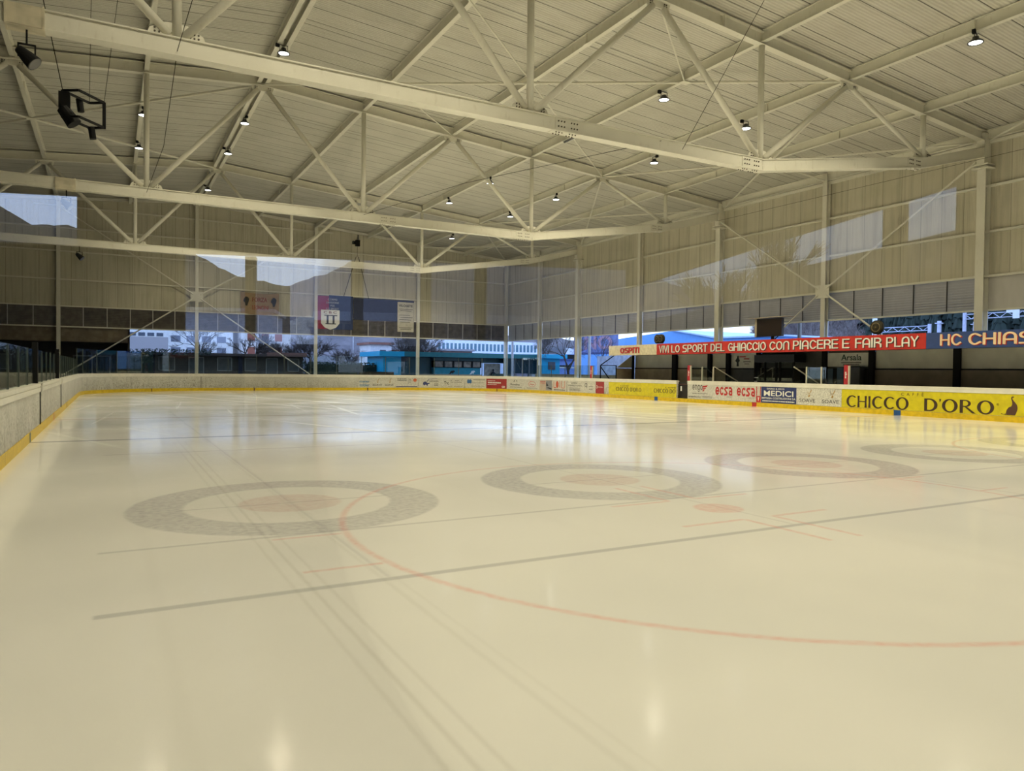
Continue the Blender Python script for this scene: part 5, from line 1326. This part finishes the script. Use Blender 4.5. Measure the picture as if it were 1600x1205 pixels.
# railway gantries
GM = plain('gantry_metal', (.55, .56, .68), .5)
def gantry(y0, y1, zt_, x, lab, sign=False):
    t = empty('railway_gantry', lab, 'gantry', 'railway gantries')
    m = MB()
    for zz in (zt_, zt_ - .5): m.beam((x, y0, zz), (x, y1, zz), .08, .08)
    n = int(abs(y1 - y0) / .7)
    for i in range(n): a, b = y0 + (y1 - y0) * i / n, y0 + (y1 - y0) * (i + 1) / n; m.beam((x, a, zt_ - .5 * (i % 2)), (x, b, zt_ - .5 * ((i + 1) % 2)), .05, .05)
    m.add('lattice_beam', GM, t)
    for y in (y0, y1):
        m = MB(); m.box((x - .12, y - .14, 0), (x + .12, y + .14, zt_ + .2)); m.add('mast', GM, t)
    if sign:
        m = MB(); m.box((x - .3, 40.1, 7.5), (x - .2, 40.7, 8.5)); m.box((x - .3, 40.7, 8.1), (x - .2, 41.3, 8.5)); m.add('signal_board', WHITE, t)
gantry(55.3, 49.4, 7.2, 80, 'pale railway gantry seen right of the large round drum')
gantry(45.6, 30, 8.2, 80, 'pale lattice railway gantry with a white board at the right edge', True)
for y, h, lab in ((47.8, 7.6, 'short pale mast standing between the two gantries'), (44.0, 7.3, 'slim catenary mast right of the nearest column')):
    m = MB(); m.box((79, y - .15, 0), (79.3, y + .15, h)); m.box((78.9, y - .35, h - .3), (79.3, y + .35, h - .2)); tag(m.add('catenary_mast', GM), lab, 'mast')
o = MB().box((70, 49, 8.0), (71, 55.8, 8.2)).box((70.2, 49.2, 0), (70.6, 49.5, 8.0)).box((70.2, 55.2, 0), (70.6, 55.5, 8.0)).add('platform_roof', WHITE); tag(o, 'thin white platform roof above the farther gantry', 'roof')

# ------------------------------------------------------------------ left of the hall and behind the camera
# (the viewing glass mirrors this side of the place)
def lw(y0, y1, z0, z1):
    m = MB(); m.box((XL - .15, y0, z0), (XL, y1, z1)); return m
DK = REFDARK
o = lw(YN, 5.2, -.05, 2.35).add('wall_left_parapet', REFDARK); struct(o)
o = lw(YN, 5.2, 4.80, 6.9).add('wall_left_upper', REFDARK); struct(o)
o = lw(5.2, 7.9, -.05, 6.9).add('wall_left_mid', DK); struct(o)
o = lw(7.9, 14.5, -.05, 4.9).box((XL - .15, 10.2, 4.9), (XL, 14.5, 6.9)).box((XL - .15, 7.9, 6.22), (XL, 10.2, 6.9)).add('wall_left_far', DK); struct(o)
o = lw(14.5, YW, -.05, 6.9).add('wall_left_end', DK); struct(o)
for y, w_, lab in ((3.45, .28, 'dark steel column of the open left side, nearest the wall'), (.55, .35, 'dark steel column of the open left side, second from the wall'), (-1.4, .30, 'dark steel column of the open left side, third from the wall'), (-3.0, .35, 'steel column of the open left side near the front corner')):
    m = MB(); m.box((XL - .1, y - w_ / 2, -.05), (XL + .15, y + w_ / 2, 4.75)); tag(m.add('steel_column', plain('column_olive', (.22, .20, .14), .6)), lab, 'column', 'columns of the open left side')
def hillring(name, prof, d0, d1, mat):
    m = MB(); vs = []; fs = []; nr = 7
    for az, el in prof:
        for k in range(nr):
            d = d0 + (d1 - d0) * k / (nr - 1); zz = 1.6 + d1 * math.tan(R(el)) * (k / (nr - 1)) ** 1.2 - (2 if k == 0 else 0)
            vs.append((math.sin(R(az)) * d, math.cos(R(az)) * d, zz + math.sin(az * 3.1 + k) * .5 * (0 < k < nr - 1)))
    for i in range(len(prof) - 1):
        for k in range(nr - 1): a = i * nr + k; fs.append((a, a + 1, a + nr + 1, a + nr))
    m.quadmesh(vs, fs); o = m.add(name, mat, smooth=True); o['kind'] = 'structure'
q = NT('mountain'); nn = q.noise(.05, 7, rough=.7); MNT = q.done(q.mix(q.step(nn, .35, .65), (.17, .17, .22), (.26, .26, .32)), 1.0)
keys = [(205, 5), (225, 5.5), (240, 6), (246, 6.4), (249, 7.4), (251, 8.2), (254, 9.4), (262, 9.6), (268, 9.2), (271, 8.4), (274, 7.0), (276.6, 6.1), (278.0, 6.4), (279.4, 6.6), (283.7, 8.4), (288, 8.8), (290.5, 9.3), (292.5, 9.15), (294.3, 10.1), (297, 11.5), (310, 13)]
prof = []
for (a0, e0), (a1, e1) in zip(keys[:-1], keys[1:]):
    n = max(3, int((a1 - a0) / .4))
    for i in range(n): f = i / n; g = f * f * (3 - 2 * f) * .6 + f * .4; prof.append((a0 + (a1 - a0) * f, e0 + (e1 - e0) * g + .05 * math.sin((a0 + (a1 - a0) * f) * 5)))
MNTD = plain('mountain_dark', (.035, .033, .03), 1.0, var=.3, scale=.05)
hillring('mountain_west', [p for p in prof if p[0] <= 277.2], 190, 330, MNT)
hillring('mountain_north_west', [p for p in prof if p[0] >= 276.0], 120, 186, MNTD)
# town on the slope, long building and trees across the street
rnd = random.Random(21); m = MB()
for _ in range(170):
    az = rnd.uniform(255, 276); k = rnd.uniform(.12, .45); d = 190 + 140 * k; z = 1.6 + 330 * math.tan(R(7)) * k ** 1.2
    x, y = math.sin(R(az)) * d, math.cos(R(az)) * d; s = rnd.uniform(1.0, 2.2)
    m.box((x - s, y - s, z - 2), (x + s, y + s, z + s * .9)); m.prism([(y - s * 1.1, z + s * .9), (y + s * 1.1, z + s * .9), (y, z + s * 1.5)], 'x', x - s, x + s)
tag(m.add('hillside_town', plain('town_white', (.60, .58, .55), .8, var=.2)), 'scattered pale houses on the mountain slope west of the hall', 'town', kind='stuff')
t = empty('street_building', 'long pale building with a band of windows across the street left of the hall', 'building')
X0 = -82
m = MB(); m.box((X0 - 12, -26, 0), (X0, 6, 6.9)); m.add('wall', plain('street_wall', (.40, .38, .36), .8), t)
m = MB(); m.prism([(-26.5, 6.9), (6.5, 6.9), (6.5, 7.9), (-26.5, 7.9)], 'x', X0 - 12, X0 + .3); m.add('roof', plain('street_roof', (.62, .64, .74), .6), t)
for k in range(34):
    m = MB(); m.box((X0, -25.4 + .93 * k, 5.4), (X0 + .05, -24.75 + .93 * k, 6.6)); m.add('window', plain('street_win', (.07, .07, .08), .4), t)
block('street_house', 'pale barrel roofed shed beside the long street building', -76, -68, 9, 20, 6.6, plain('shed_pale', (.50, .52, .60), .8), [], cat='shed')
o = MB().box((-75, -60, 0), (-45, -42, 12.4)).add('neighbour_building', plain('neighbour_dark', (.14, .13, .11), .9)); tag(o, 'dark tall building behind the near end of the hall', 'building')
bare_tree(-48, -27, 10, 31, 'bare pollarded tree behind the near end of the hall', .5, 5, .35, (3, 4), .35)
bare_tree(-55, -27, 10, 32, 'second bare pollarded tree behind the near end of the hall', .5, 5, .35, (3, 4), .35)
# viewing glass in front of the camera position, fixed on the corner board
a = R(54); nx_, ny_ = math.sin(a), math.cos(a); tx_, ty_ = ny_, -nx_
def pn(u, d, z): return (nx_ * d + tx_ * u, ny_ * d + ty_ * u, z)
t = empty('viewing_glass', 'tall clear viewing glass on the corner board, mirroring the bright side of the hall', 'glass')
m = MB(); vs = [pn(u, d, z) for z in (1.22, 3.4) for u, d in ((-1.2, .07), (1.2, .07), (1.2, .078), (-1.2, .078))]
m.quadmesh(vs, [(0, 3, 2, 1), (4, 5, 6, 7), (0, 1, 5, 4), (1, 2, 6, 5), (2, 3, 7, 6), (3, 0, 4, 7)]); m.add('pane', PANE, t)
m = MB()
for u in (-1.23, 1.23): vs = [pn(u + a_, d, z) for z in (1.22, 3.42) for a_, d in ((-.03, .05), (.03, .05), (.03, .10), (-.03, .10))]; m.quadmesh(vs, [(0, 3, 2, 1), (4, 5, 6, 7), (0, 1, 5, 4), (1, 2, 6, 5), (2, 3, 7, 6), (3, 0, 4, 7)])
m.add('post', BLACK, t)

# ------------------------------------------------------------------ put every thing's origin at its own base
bpy.context.view_layer.update()
def allm(o):
    r = [o] if o.type == 'MESH' else []
    for c in o.children: r += allm(c)
    return r
for o in ROOTS:
    if o.location.length > 1e-6 or o.name.startswith(('ground', 'floor', 'ceiling', 'wall')) or (o.type == 'EMPTY' and o.name.startswith('high_bay')): continue
    ms = allm(o)
    if not ms or any(x.data.users > 1 for x in ms): continue
    lo = Vector((1e9,) * 3); hi = -lo
    for x in ms:
        for v in x.data.vertices:
            for k in range(3): lo[k] = min(lo[k], v.co[k]); hi[k] = max(hi[k], v.co[k])
    c = Vector(((lo.x + hi.x) / 2, (lo.y + hi.y) / 2, lo.z))
    for x in ms: x.data.transform(Matrix.Translation(-c))
    o.location = c
bpy.context.view_layer.update()
